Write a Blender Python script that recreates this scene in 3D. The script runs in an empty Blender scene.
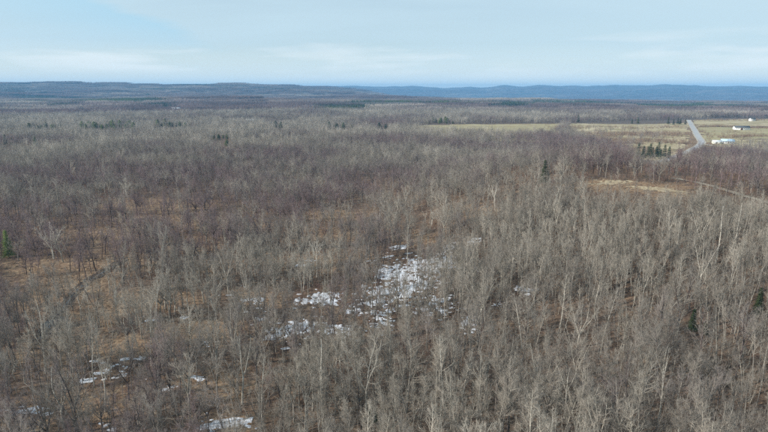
import bpy, math, random
import numpy as np

# ------------------------------------------------------------------ camera, sky, sun
scene = bpy.context.scene
COL = scene.collection
PI = math.pi
F_PX, CU, CV = 548.0, 384.0, 216.0            # focal length and centre in photograph pixels
HORIZON_V = 89.0
PITCH = math.atan((CV - HORIZON_V) / F_PX)
CAM_Z = 70.0

cam_d = bpy.data.cameras.new('camera')
cam_d.sensor_width = 36.0
cam_d.lens = 36.0 * F_PX / 768.0
cam_d.clip_start, cam_d.clip_end = 1.0, 60000.0
cam = bpy.data.objects.new('camera', cam_d)
cam.location = (0, 0, CAM_Z)
cam.rotation_euler = (PI / 2 - PITCH, 0, 0)
COL.objects.link(cam)
scene.camera = cam

SUN_AZ, SUN_EL = math.radians(254), math.radians(34)   # azimuth clockwise from the view direction (+Y)
sun_d = bpy.data.lights.new('sun', 'SUN')
sun_d.energy = 5.0
sun_d.angle = math.radians(1.2)
sun_d.color = (1.0, 0.955, 0.88)
sun = bpy.data.objects.new('sun', sun_d)
sdir = (math.sin(SUN_AZ) * math.cos(SUN_EL), math.cos(SUN_AZ) * math.cos(SUN_EL), math.sin(SUN_EL))
from mathutils import Vector
sun.rotation_euler = Vector(sdir).to_track_quat('Z', 'Y').to_euler()
sun.location = (0, 0, 400)
COL.objects.link(sun)


class NT:
    """small helper for node trees"""
    def __init__(self, tree):
        self.t = tree
        tree.nodes.clear()

    def n(self, typ, ins=None, **props):
        nd = self.t.nodes.new(typ)
        for k, v in props.items():
            setattr(nd, k, v)
        for k, v in (ins or {}).items():
            s = nd.inputs[k]
            if isinstance(v, bpy.types.NodeSocket):
                self.t.links.new(v, s)
            else:
                s.default_value = v
        return nd

    def math(self, op, a, b=0.0, c=0.0, clamp=False):
        nd = self.n('ShaderNodeMath', {0: a, 1: b, 2: c}, operation=op)
        nd.use_clamp = clamp
        return nd.outputs[0]

    def vmath(self, op, a, b=(0, 0, 0)):
        nd = self.n('ShaderNodeVectorMath', {0: a, 1: b}, operation=op)
        return nd.outputs[0]

    def ramp(self, fac, stops, interp='LINEAR'):
        nd = self.n('ShaderNodeValToRGB', {0: fac})
        cr = nd.color_ramp
        cr.interpolation = interp
        while len(cr.elements) < len(stops):
            cr.elements.new(0.5)
        for e, (p, c) in zip(cr.elements, stops):
            e.position = p
            e.color = (*c, 1.0) if len(c) == 3 else c
        return nd.outputs[0]

    def mix(self, fac, a, b, blend='MIX'):
        nd = self.n('ShaderNodeMix', {0: fac, 6: a, 7: b}, data_type='RGBA', blend_type=blend)
        return nd.outputs[2]

    def noise(self, vec, scale, detail=4.0, rough=0.55, dist=0.0):
        nd = self.n('ShaderNodeTexNoise', {'Vector': vec, 'Scale': scale, 'Detail': detail,
                                           'Roughness': rough, 'Distortion': dist})
        return nd.outputs[0]


world = bpy.data.worlds.new('World')
scene.world = world
world.use_nodes = True
w = NT(world.node_tree)
sky = w.n('ShaderNodeTexSky', sky_type='NISHITA', sun_disc=False, sun_elevation=SUN_EL,
          sun_rotation=SUN_AZ, altitude=300.0, air_density=1.0, dust_density=0.5, ozone_density=1.0)
tc = w.n('ShaderNodeTexCoord')
d = tc.outputs['Generated']
sep = w.n('ShaderNodeSeparateXYZ', {0: d})
zz = w.math('ADD', w.math('MAXIMUM', sep.outputs[2], 0.0), 0.13)
plane = w.n('ShaderNodeCombineXYZ', {0: w.math('DIVIDE', sep.outputs[0], zz),
                                     1: w.math('DIVIDE', sep.outputs[1], zz), 2: 0.0}).outputs[0]
# high thin veil, drawn out into streaks
m1 = w.n('ShaderNodeMapping', {'Vector': plane, 'Location': (0.35, 0.2, 0), 'Rotation': (0, 0, math.radians(-38)),
                               'Scale': (0.16, 0.75, 1)}).outputs[0]
veil = w.noise(m1, 1.0, 5.0, 0.5, 0.4)
m2 = w.n('ShaderNodeMapping', {'Vector': plane, 'Rotation': (0, 0, math.radians(-20)), 'Scale': (0.5, 1.2, 1)}).outputs[0]
veil2 = w.noise(m2, 1.6, 6.0, 0.6, 0.3)
vf = w.math('ADD', w.math('MULTIPLY', veil, 0.7), w.math('MULTIPLY', veil2, 0.3))
vfac = w.n('ShaderNodeMapRange', {0: vf, 1: 0.36, 2: 0.60, 3: 0.66, 4: 0.97}).outputs[0]
# the long straight edge of the high cloud sheet crossing the upper left
def view_dir(u, v):
    a, b = (u - CU) / F_PX, (CV - v) / F_PX
    sp, cp = math.sin(PITCH), math.cos(PITCH)
    return Vector((a, cp + b * sp, -sp + b * cp)).normalized()
from mathutils import Vector
edge_n = view_dir(105, 0).cross(view_dir(230, 50)).normalized()
ed = w.n('ShaderNodeVectorMath', {0: d, 1: tuple(edge_n)}, operation='DOT_PRODUCT').outputs['Value']
ed = w.math('MULTIPLY', ed, -1.0)
ed = w.math('ADD', ed, w.math('MULTIPLY', w.math('SUBTRACT', veil2, 0.5), 0.05))
bl = w.math('MULTIPLY', w.n('ShaderNodeMapRange', {0: ed, 1: 0.004, 2: -0.012}).outputs[0],
            w.n('ShaderNodeMapRange', {0: ed, 1: -0.11, 2: -0.012}).outputs[0])
bl = w.math('MULTIPLY', bl, w.n('ShaderNodeMapRange', {0: sep.outputs[2], 1: 0.055, 2: 0.10}).outputs[0])
# low cumulus rolls standing near the horizon
m3 = w.n('ShaderNodeMapping', {'Vector': d, 'Location': (1.7, 0, 0.35), 'Scale': (3.4, 3.4, 27.0)}).outputs[0]
low = w.noise(m3, 1.0, 4.0, 0.5, 0.2)
lowf = w.n('ShaderNodeMapRange', {0: low, 1: 0.52, 2: 0.66, 3: 0.0, 4: 1.0}).outputs[0]
lowz = w.math('MULTIPLY', w.n('ShaderNodeMapRange', {0: sep.outputs[2], 1: 0.012, 2: 0.03}).outputs[0],
              w.n('ShaderNodeMapRange', {0: sep.outputs[2], 1: 0.10, 2: 0.055}).outputs[0])
lowf = w.math('MULTIPLY', w.math('MULTIPLY', lowf, lowz), 0.9)
skyc = w.vmath('MULTIPLY', sky.outputs[0], (0.11, 0.11, 0.11))
c1 = w.mix(vfac, skyc, (0.53, 0.695, 0.785, 1))
c1 = w.mix(w.math('MULTIPLY', bl, 0.5), c1, (0.36, 0.64, 0.82, 1))
c2 = w.mix(lowf, c1, (0.74, 0.83, 0.87, 1))
hzn = w.n('ShaderNodeMapRange', {0: sep.outputs[2], 1: 0.075, 2: 0.0, 3: 0.0, 4: 0.72}).outputs[0]
c2 = w.mix(hzn, c2, (0.80, 0.90, 0.90, 1))
bg = w.n('ShaderNodeBackground', {'Color': c2, 'Strength': 1.0})
wo = w.n('ShaderNodeOutputWorld')
w.t.links.new(bg.outputs[0], wo.inputs['Surface'])

vs = scene.view_settings
vs.view_transform = 'Standard'
vs.look = 'None'
vs.exposure = 0.16
vs.gamma = 1.0
vs.use_curve_mapping = False
cy = scene.cycles
cy.max_bounces = 4
cy.diffuse_bounces = 2
cy.glossy_bounces = 2
cy.transmission_bounces = 2
cy.volume_bounces = 0
cy.transparent_max_bounces = 4
cy.use_denoising = False
cy.denoiser = 'OPENIMAGEDENOISE'
cy.denoising_input_passes = 'RGB_ALBEDO_NORMAL'
cy.denoising_prefilter = 'ACCURATE'
cy.use_adaptive_sampling = False
cy.use_fast_gi = False
cy.sample_clamp_direct = 4.0
cy.sample_clamp_indirect = 2.0
cy.caustics_reflective = False
cy.caustics_refractive = False
scene.render.filter_size = 1.35 if hasattr(scene.render, 'filter_size') else 1.5

# ------------------------------------------------------------------ numeric helpers
rng = np.random.default_rng(11)


def vnoise(x, y, seed=0):
    x = np.asarray(x, float); y = np.asarray(y, float)
    xi = np.floor(x).astype(np.int64); yi = np.floor(y).astype(np.int64)
    fx = x - xi; fy = y - yi
    fx = fx * fx * (3 - 2 * fx); fy = fy * fy * (3 - 2 * fy)

    def hsh(a, b):
        n = (a * 374761393 + b * 668265263 + seed * 974634777) & 0xffffffff
        n = ((n ^ (n >> 13)) * 1274126177) & 0xffffffff
        n = n ^ (n >> 16)
        return (n & 0xffff) / 65535.0
    a = hsh(xi, yi); b = hsh(xi + 1, yi); c = hsh(xi, yi + 1); e = hsh(xi + 1, yi + 1)
    return (a * (1 - fx) + b * fx) * (1 - fy) + (c * (1 - fx) + e * fx) * fy


def fbm(x, y, seed=0, octv=3):
    s = 0.0; amp = 0.5; tot = 0.0
    for k in range(octv):
        s = s + amp * vnoise(x * 2 ** k, y * 2 ** k, seed + k * 17)
        tot += amp; amp *= 0.5
    return s / tot


def sstep(a, b, x):
    t = np.clip((x - a) / (b - a), 0, 1)
    return t * t * (3 - 2 * t)


def raw_height(x, y):
    r = np.hypot(x, y)
    az = np.degrees(np.arctan2(x, y))
    h = 1.8 * (fbm(x / 55, y / 55, 3) - 0.5) * sstep(10, 60, r) + 5.0 * (fbm(x / 260, y / 260, 9) - 0.5)
    # the low hill on the right with its crest by the clearing
    hx, hy = 150.0, 275.0
    ca, sa = math.cos(math.radians(-20)), math.sin(math.radians(-20))
    dx, dy = (x - hx), (y - hy)
    a = (dx * ca - dy * sa) / 115.0; b = (dx * sa + dy * ca) / 150.0
    h = h + 27.0 * np.exp(-(a * a + b * b) ** 1.5)
    far = sstep(1100, 3200, r)
    h = h + far * 84.0 * (fbm(x / 1500, y / 900, 21) - 0.56) + far * 20 * (fbm(x / 420, y / 300, 31) - 0.5)
    # wooded ridge on the left
    prof = np.interp(az, [-60, -38, -33, -26, -20, -14, -8, -4, 2, 8], [124, 127, 131, 130, 125, 114, 95, 76, 40, 0])
    prof = prof * (0.9 + 0.2 * fbm(az / 1.6, r / 2500, 41, 3))
    h = h + prof * np.exp(-((r - 6600) / 1900.0) ** 2)
    # distant blue ridges all round
    p2 = np.interp(az, [-60, -10, -4, 6, 14, 20, 28, 35, 60], [110, 118, 132, 124, 138, 146, 136, 116, 110])
    p2 = p2 * (0.80 + 0.44 * fbm(az / 1.7, r / 6000, 51))
    p2 = p2 + 110 * sstep(-6, 7, az)
    h = h + p2 * np.exp(-((r - 12500) / 2100.0) ** 2)
    p3 = 52 * sstep(-4, 12, az) * (0.5 + fbm(az / 3.0, r / 2500, 61))
    h = h + p3 * 0.0
    h = h - 125 * sstep(3800, 6800, r) * sstep(-6, 7, az)
    return h


# polar height table: the ground sheet uses it and everything that stands on the ground reads it
A_FRONT = np.radians(np.arange(-48, 48.001, 0.24))
A_BACK = np.radians(np.arange(54, 312.001, 6.0))
ANG = np.concatenate([A_FRONT, A_BACK])
NR = 330
RAD = np.concatenate([[0.0, 10.0], 20.0 * (15000.0 / 20.0) ** (np.arange(NR) / (NR - 1))])
AA, RR = np.meshgrid(ANG, RAD, indexing='ij')
GX, GY = np.sin(AA) * RR, np.cos(AA) * RR
GZ = raw_height(GX, GY)
GZ[:, 0] = GZ[:, 0].mean()
ANG_EXT = np.concatenate([ANG, [ANG[0] + 2 * PI]])


def H(x, y):
    x = np.asarray(x, float); y = np.asarray(y, float)
    a = np.arctan2(x, y)
    a = np.where(a < ANG[0], a + 2 * PI, a)
    r = np.clip(np.hypot(x, y), 0, RAD[-1] - 1)
    i = np.clip(np.searchsorted(ANG_EXT, a, side='right') - 1, 0, len(ANG) - 1)
    j = np.clip(np.searchsorted(RAD, r, side='right') - 1, 0, len(RAD) - 2)
    i2 = (i + 1) % len(ANG)
    fa = (a - ANG_EXT[i]) / (ANG_EXT[i + 1] - ANG_EXT[i])
    fr = (r - RAD[j]) / (RAD[j + 1] - RAD[j])
    return ((GZ[i, j] * (1 - fa) + GZ[i2, j] * fa) * (1 - fr) + (GZ[i, j + 1] * (1 - fa) + GZ[i2, j + 1] * fa) * fr)


SP, CP = math.sin(PITCH), math.cos(PITCH)


def project(x, y, z):
    """world point -> photograph pixel"""
    x = np.asarray(x, float); y = np.asarray(y, float); z = np.asarray(z, float) - CAM_Z
    depth = y * CP - z * SP
    up = y * SP + z * CP
    depth = np.maximum(depth, 1e-3)
    return CU + F_PX * x / depth, CV - F_PX * up / depth


def ground_at(u, v, it=40):
    """photograph pixel -> the point of the ground seen there"""
    a = (u - CU) / F_PX; b = (CV - v) / F_PX
    dx, dy, dz = a, CP + b * SP, -SP + b * CP
    z = 0.0
    x = y = 0.0
    for _ in range(it):
        t = (z - CAM_Z) / dz
        x, y = dx * t, dy * t
        z = 0.5 * z + 0.5 * float(H(x, y))
    return x, y, float(H(x, y))


def in_poly(px, py, poly):
    px = np.asarray(px, float); py = np.asarray(py, float)
    ins = np.zeros(px.shape, bool)
    n = len(poly)
    for i in range(n):
        x1, y1 = poly[i]; x2, y2 = poly[(i + 1) % n]
        if y1 == y2:
            continue
        c = ((y1 > py) != (y2 > py)) & (px < (x2 - x1) * (py - y1) / (y2 - y1) + x1)
        ins ^= c
    return ins


# ------------------------------------------------------------------ mesh helpers
def make_mesh(name, verts, tris=None, quads=None, mats=(), smooth=False):
    me = bpy.data.meshes.new(name)
    verts = np.asarray(verts, np.float32).reshape(-1, 3)
    me.vertices.add(len(verts))
    me.vertices.foreach_set('co', verts.ravel())
    parts, starts, tot, off = [], [], [], 0
    for arr, k in ((tris, 3), (quads, 4)):
        if arr is None or len(arr) == 0:
            continue
        arr = np.asarray(arr, np.int32).reshape(-1, k)
        parts.append(arr.ravel())
        starts.append(off + np.arange(len(arr), dtype=np.int32) * k)
        tot.append(np.full(len(arr), k, np.int32))
        off += arr.size
    loops = np.concatenate(parts)
    starts = np.concatenate(starts)
    me.loops.add(len(loops))
    me.loops.foreach_set('vertex_index', loops)
    me.polygons.add(len(starts))
    me.polygons.foreach_set('loop_start', starts)
    if smooth:
        me.polygons.foreach_set('use_smooth', np.ones(len(starts), bool))
    for m in mats:
        me.materials.append(m)
    me.update(calc_edges=True)
    me.validate()
    return me


def link(name, data, parent=None, **props):
    o = bpy.data.objects.new(name, data)
    COL.objects.link(o)
    if parent is not None:
        o.parent = parent
    for k, v in props.items():
        o[k] = v
    return o


class Geo:
    """collects tubes, spikes and boxes as plain arrays"""
    def __init__(self):
        self.v, self.t, self.q, self.n = [], [], [], 0

    def add(self, v, t=None, q=None):
        v = np.asarray(v, float).reshape(-1, 3)
        if t is not None and len(t):
            self.t.append(np.asarray(t, int).reshape(-1, 3) + self.n)
        if q is not None and len(q):
            self.q.append(np.asarray(q, int).reshape(-1, 4) + self.n)
        self.v.append(v)
        self.n += len(v)

    def tube(self, pts, rad, sides=5):
        pts = np.asarray(pts, float)
        k = len(pts)
        tan = np.gradient(pts, axis=0)
        tan /= np.linalg.norm(tan, axis=1)[:, None] + 1e-9
        ref = np.array([1.0, 0, 0]) if abs(tan[0][0]) < 0.8 else np.array([0, 1.0, 0])
        s = np.cross(tan, ref); s /= np.linalg.norm(s, axis=1)[:, None] + 1e-9
        b = np.cross(tan, s)
        ph = np.arange(sides) / sides * 2 * PI
        ring = (s[:, None, :] * np.cos(ph)[None, :, None] + b[:, None, :] * np.sin(ph)[None, :, None])
        v = pts[:, None, :] + ring * np.asarray(rad, float)[:, None, None]
        idx = np.arange(k * sides).reshape(k, sides)
        nx = np.roll(idx, -1, axis=1)
        q = np.stack([idx[:-1], nx[:-1], nx[1:], idx[1:]], -1).reshape(-1, 4)
        self.add(v.reshape(-1, 3), q=q)
        cap = np.array([[idx[-1][0], idx[-1][i], idx[-1][i + 1]] for i in range(1, sides - 1)])
        self.t.append(cap + self.n - k * sides)

    def spikes(self, base, tip, r):
        """three-sided twigs that run out to a point"""
        base = np.asarray(base, float); tip = np.asarray(tip, float)
        n = len(base)
        if n == 0:
            return
        d = tip - base
        L = np.linalg.norm(d, axis=1)[:, None] + 1e-9
        d = d / L
        ref = np.where(np.abs(d[:, 2:3]) < 0.9, np.array([[0, 0, 1.0]]), np.array([[1.0, 0, 0]]))
        s = np.cross(d, ref); s /= np.linalg.norm(s, axis=1)[:, None] + 1e-9
        b = np.cross(d, s)
        r = np.broadcast_to(np.asarray(r, float), (n,))[:, None]
        v = np.empty((n, 4, 3))
        for k in range(3):
            a = k * 2 * PI / 3
            v[:, k] = base + (s * math.cos(a) + b * math.sin(a)) * r
        v[:, 3] = tip
        o = np.arange(n)[:, None] * 4
        t = np.concatenate([o + np.array([[0, 1, 3]]), o + np.array([[1, 2, 3]]), o + np.array([[2, 0, 3]])])
        self.add(v.reshape(-1, 3), t=t)

    def box(self, x0, x1, y0, y1, z0, z1):
        v = [(x, y, z) for z in (z0, z1) for y in (y0, y1) for x in (x0, x1)]
        q = [(0, 2, 3, 1), (4, 5, 7, 6), (0, 1, 5, 4), (2, 6, 7, 3), (0, 4, 6, 2), (1, 3, 7, 5)]
        self.add(v, q=q)

    def mesh(self, name, mats=(), smooth=False):
        v = np.concatenate(self.v)
        t = np.concatenate(self.t) if self.t else None
        q = np.concatenate(self.q) if self.q else None
        return make_mesh(name, v, t, q, mats, smooth)


# ------------------------------------------------------------------ materials
def new_mat(name):
    m = bpy.data.materials.new(name)
    m.use_nodes = True
    t = NT(m.node_tree)
    out = t.n('ShaderNodeOutputMaterial')
    b = t.n('ShaderNodeBsdfPrincipled')
    t.t.links.new(b.outputs[0], out.inputs[0])
    b.inputs['Roughness'].default_value = 0.9
    b.inputs['Specular IOR Level'].default_value = 0.15
    return m, t, b


def tinted(name, stops, lo=0.78, hi=1.22, grain=2.5, gamt=0.35):
    m, t, b = new_mat(name)
    at = t.n('ShaderNodeAttribute', attribute_type='INSTANCER', attribute_name='tint')
    oi = t.n('ShaderNodeObjectInfo')
    c = t.ramp(at.outputs['Fac'], stops)
    g = t.noise(t.n('ShaderNodeTexCoord').outputs['Object'], grain, 3.0)
    k = t.n('ShaderNodeMapRange', {0: oi.outputs['Random'], 3: lo, 4: hi}).outputs[0]
    k = t.math('MULTIPLY', k, t.n('ShaderNodeMapRange', {0: g, 1: 0.3, 2: 0.7, 3: 1 - gamt, 4: 1 + gamt}).outputs[0])
    col = t.vmath('SCALE', c)
    sc = t.t.nodes[-1]
    t.t.links.new(k, sc.inputs['Scale'])
    t.t.links.new(col, b.inputs['Base Color'])
    return m


BARK = [(0.0, (0.46, 0.425, 0.365)), (0.25, (0.32, 0.29, 0.24)), (0.55, (0.22, 0.195, 0.168)),
        (0.8, (0.13, 0.108, 0.095)), (1.0, (0.095, 0.072, 0.066))]
TWIG = [(0.0, (0.365, 0.325, 0.272)), (0.25, (0.282, 0.247, 0.203)), (0.55, (0.225, 0.198, 0.17)),
        (0.8, (0.195, 0.16, 0.15)), (1.0, (0.185, 0.135, 0.132))]
M_BARK = tinted('bark', BARK, 0.65, 1.35, grain=1.6, gamt=0.4)
M_TWIG = tinted('twigs', TWIG, 0.66, 1.34, grain=0.5, gamt=0.18)
M_FARTWIG = tinted('far_twigs_shaded', [(0.0, (0.29, 0.255, 0.22)), (0.5, (0.17, 0.14, 0.13)), (1.0, (0.115, 0.085, 0.085))], 0.7, 1.3, grain=0.05, gamt=0.25)  # darker twig ramp: shade inside the porous far crowns is put into the colour
M_NEEDLE = tinted('needles', [(0.0, (0.13, 0.18, 0.05)), (0.5, (0.065, 0.09, 0.035)), (1.0, (0.03, 0.048, 0.028))],
                  grain=1.5, gamt=0.3)
M_BRUSH = tinted('brush_stems', [(0.0, (0.27, 0.20, 0.14)), (0.5, (0.195, 0.128, 0.092)), (1.0, (0.155, 0.085, 0.068))])
M_GRASS = tinted('dead_grass_blades', [(0.0, (0.36, 0.275, 0.18)), (0.5, (0.26, 0.175, 0.11)), (1.0, (0.185, 0.118, 0.08))])


def flat_mat(name, col, rough=0.85, var=0.18, scale=0.5, spec=0.2, detail=4.0):
    m, t, b = new_mat(name)
    g = t.noise(t.n('ShaderNodeTexCoord').outputs['Object'], scale, detail, 0.6)
    k = t.n('ShaderNodeMapRange', {0: g, 1: 0.3, 2: 0.7, 3: 1 - var, 4: 1 + var}).outputs[0]
    s = t.n('ShaderNodeVectorMath', {0: col, 'Scale': k}, operation='SCALE')
    t.t.links.new(s.outputs[0], b.inputs['Base Color'])
    b.inputs['Roughness'].default_value = rough
    b.inputs['Specular IOR Level'].default_value = spec
    return m


def field_mat(name, c1, c2, c3):
    m, t, b = new_mat(name)
    p = t.n('ShaderNodeNewGeometry').outputs['Position']
    st = t.n('ShaderNodeMapping', {'Vector': p, 'Rotation': (0, 0, 0.35), 'Scale': (0.006, 0.05, 0.02)}).outputs[0]
    a = t.noise(st, 1.0, 5.0, 0.6)
    g = t.noise(p, 0.03, 5.0, 0.65)
    c = t.mix(t.n('ShaderNodeMapRange', {0: a, 1: 0.38, 2: 0.62}).outputs[0], c1, c2)
    c = t.mix(t.n('ShaderNodeMapRange', {0: g, 1: 0.42, 2: 0.62}).outputs[0], c, c3)
    t.t.links.new(c, b.inputs['Base Color'])
    return m


M_TAN_FIELD = field_mat('dry_field', (0.36, 0.29, 0.18, 1), (0.43, 0.36, 0.24, 1), (0.23, 0.19, 0.10, 1))
M_MEADOW = field_mat('dry_meadow', (0.38, 0.31, 0.20, 1), (0.45, 0.38, 0.26, 1), (0.25, 0.19, 0.12, 1))
M_GREEN_FIELD = field_mat('greening_field', (0.265, 0.235, 0.125, 1), (0.35, 0.30, 0.175, 1), (0.27, 0.21, 0.12, 1))
M_ROAD = flat_mat('road_surface', (0.33, 0.325, 0.325), 0.85, 0.14, 0.15)
M_TRACK = flat_mat('dirt_track', (0.25, 0.215, 0.17), 0.95, 0.3, 0.2)
M_GRAVEL = flat_mat('gravel_shoulder', (0.36, 0.32, 0.26), 0.95, 0.2, 0.3)
M_WHITE = flat_mat('white_siding', (0.8, 0.79, 0.75), 0.7, 0.05, 0.4)
M_CREAM = flat_mat('cream_siding', (0.72, 0.68, 0.55), 0.7, 0.05, 0.4)
M_ROOF_BLUE = flat_mat('blue_grey_metal_roof', (0.42, 0.55, 0.66), 0.4, 0.08, 0.4, 0.5)
M_ROOF_DARK = flat_mat('dark_shingle_roof', (0.09, 0.095, 0.105), 0.8, 0.15, 0.8)
M_ROOF_LIGHT = flat_mat('pale_metal_roof', (0.6, 0.62, 0.64), 0.4, 0.08, 0.5, 0.5)
M_GLASS = flat_mat('window_glass', (0.03, 0.035, 0.045), 0.08, 0.05, 1.0, 0.6)
M_DOOR = flat_mat('door_paint', (0.14, 0.08, 0.05), 0.6, 0.05, 1.0)
M_CONCRETE = flat_mat('concrete', (0.4, 0.38, 0.35), 0.9, 0.1, 1.0)

# ground of leaf litter, dead grass and far woodland floor
M_GROUND, g, gb = new_mat('forest_floor')
pos = g.n('ShaderNodeNewGeometry').outputs['Position']
ga = g.n('ShaderNodeAttribute', attribute_type='GEOMETRY', attribute_name='grass')
fa = g.n('ShaderNodeAttribute', attribute_type='GEOMETRY', attribute_name='far')
n1 = g.noise(pos, 0.055, 6.0, 0.65)
n2 = g.noise(pos, 0.9, 5.0, 0.7)
n3 = g.noise(pos, 0.21, 5.0, 0.7, 0.6)
lit = g.ramp(n2, [(0.25, (0.033, 0.022, 0.016)), (0.5, (0.105, 0.07, 0.048)), (0.75, (0.225, 0.16, 0.112))])
gr = g.ramp(n2, [(0.25, (0.085, 0.054, 0.034)), (0.5, (0.19, 0.123, 0.076)), (0.72, (0.36, 0.27, 0.17))])
gf = g.math('ADD', ga.outputs['Fac'], g.n('ShaderNodeMapRange', {0: n3, 1: 0.3, 2: 0.7, 3: -0.65, 4: 0.65}).outputs[0])
gf = g.n('ShaderNodeMapRange', {0: gf, 1: 0.28, 2: 0.62}).outputs[0]
near = g.mix(gf, lit, gr)
near = g.mix(g.n('ShaderNodeMapRange', {0: n1, 1: 0.52, 2: 0.72, 3: 0.0, 4: 0.75}).outputs[0], near, (0.085, 0.06, 0.05, 1))
f1 = g.noise(pos, 0.0022, 6.0, 0.65)
f2 = g.noise(pos, 0.03, 4.0, 0.7)
farc = g.ramp(f1, [(0.3, (0.045, 0.052, 0.04)), (0.45, (0.085, 0.075, 0.068)), (0.6, (0.125, 0.108, 0.098)), (0.75, (0.15, 0.13, 0.11))])
farc = g.mix(g.n('ShaderNodeMapRange', {0: f2, 1: 0.35, 2: 0.65, 3: 0.0, 4: 0.7}).outputs[0], farc, (0.07, 0.062, 0.058, 1))
gcol = g.mix(fa.outputs['Fac'], near, farc)
g.t.links.new(gcol, gb.inputs['Base Color'])
bmp = g.n('ShaderNodeBump', {'Height': n2, 'Strength': 0.5, 'Distance': 0.3})
g.t.links.new(bmp.outputs[0], gb.inputs['Normal'])

# ------------------------------------------------------------------ layout, in photograph pixels of the ground
ROAD_PX = [(688.5, 120.0), (691, 124), (695, 131), (699, 138), (703, 143), (694, 149), (684, 153.5), (668, 159.5),
           (650, 164.5), (625, 168), (595, 170)]
TRACK_PX = [(672, 178), (690, 181), (706, 184.5), (722, 189), (745, 196), (768, 203), (800, 214)]
road_pts = np.array([ground_at(u, v)[:2] for u, v in ROAD_PX])


def smooth_line(p, it=3):
    p = np.asarray(p, float)
    for _ in range(it):
        a = p[:-1] * 0.75 + p[1:] * 0.25
        b = p[:-1] * 0.25 + p[1:] * 0.75
        q = np.empty((len(a) * 2, 2)); q[0::2] = a; q[1::2] = b
        p = np.vstack([p[:1], q, p[-1:]])
    return p


road_line = smooth_line(road_pts, 3)
track_line = smooth_line([ground_at(u, v)[:2] for u, v in TRACK_PX], 2)


def line_dist(x, y, line):
    best = np.full(np.shape(x), 1e9)
    for (x1, y1), (x2, y2) in zip(line[:-1], line[1:]):
        dx, dy = x2 - x1, y2 - y1
        t = np.clip(((x - x1) * dx + (y - y1) * dy) / (dx * dx + dy * dy + 1e-9), 0, 1)
        best = np.minimum(best, np.hypot(x - x1 - t * dx, y - y1 - t * dy))
    return best


OPEN = [[(402, 125.5), (470, 123.8), (572, 122.5), (560, 127), (556, 133), (550, 135.5), (520, 135.5), (440, 134)],
        [(572, 122.6), (690, 119.5), (690, 140), (700, 152), (692, 160), (668, 166), (640, 163), (625, 152),
         (600, 144), (580, 138), (566, 132)],
        [(690, 118.8), (768, 116.5), (860, 116), (870, 149), (768, 147), (740, 149.5), (706, 154), (690, 140)],
        [(222, 119.5), (300, 120), (300, 122.5), (222, 123)]]
CLEAR = [(640, 187.5, 56, 5), (606, 183, 32, 3.5), (668, 194, 24, 4)]       # on the hill crest
BROWN = [(75, 283, 48, 16), (115, 262, 45, 11), (35, 300, 40, 14), (95, 312, 40, 14), (110, 345, 50, 14), (60, 352, 46, 15), (190, 245, 40, 10), (165, 222, 42, 9), (222, 268, 30, 9), (335, 236, 40, 9),
         (200, 330, 50, 11), (45, 268, 48, 10), (300, 262, 40, 10), (100, 402, 46, 20), (215, 385, 46, 16), (95, 235, 40, 7),
         (150, 300, 60, 11), (150, 205, 60, 8), (20, 420, 46, 16), (230, 425, 40, 16), (470, 212, 34, 6), (260, 300, 30, 9), (410, 240, 28, 7),
         (330, 215, 34, 6), (245, 225, 34, 6), (350, 255, 24, 7)]
KEEP = [(82, 296, 13, 11), (104, 283, 14, 10), (53, 331, 7, 9), (5, 272, 13, 17), (543, 192, 7, 10), (692, 338, 9, 12), (757, 326, 11, 14), (654, 164, 24, 9), (20, 149, 22, 3), (44, 131.5, 22, 2.4),
        (108, 131.5, 30, 3.0), (173, 130, 20, 2.4), (221, 144, 11, 6), (225, 151, 5, 5), (278, 131, 5, 3), (341, 132, 14, 3), (382, 132, 8, 3), (373, 428, 8, 8),
        (440, 126, 14, 2.5), (704, 338, 7, 8)]          # kept clear before the evergreens
SNOWY = [(400, 286, 42, 24), (325, 298, 30, 8), (300, 326, 34, 11), (440, 250, 44, 9), (250, 302, 18, 7), (385, 325, 14, 12)]


def blob(u, v, lst):
    b = np.zeros(np.shape(u))
    for cu, cv, ru, rv in lst:
        b = np.maximum(b, np.exp(-(((u - cu) / ru) ** 2 + ((v - cv) / rv) ** 2) ** 1.5))
    return b


def open_mask(x, y):
    u, v = project(x, y, H(x, y))
    m = np.zeros(np.shape(x), bool)
    for p in OPEN:
        m |= in_poly(u, v, p)
    front = y > 200
    return m & front


HILL_LINE_U = lambda v: np.interp(v, [170, 185, 200, 240, 265, 300, 340, 432, 520], [590, 560, 528, 470, 440, 400, 345, 262, 200])


CREST_V = lambda u: np.interp(u, [520, 560, 600, 640, 690, 768, 900], [190, 184, 181, 181, 189, 206, 235])


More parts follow.
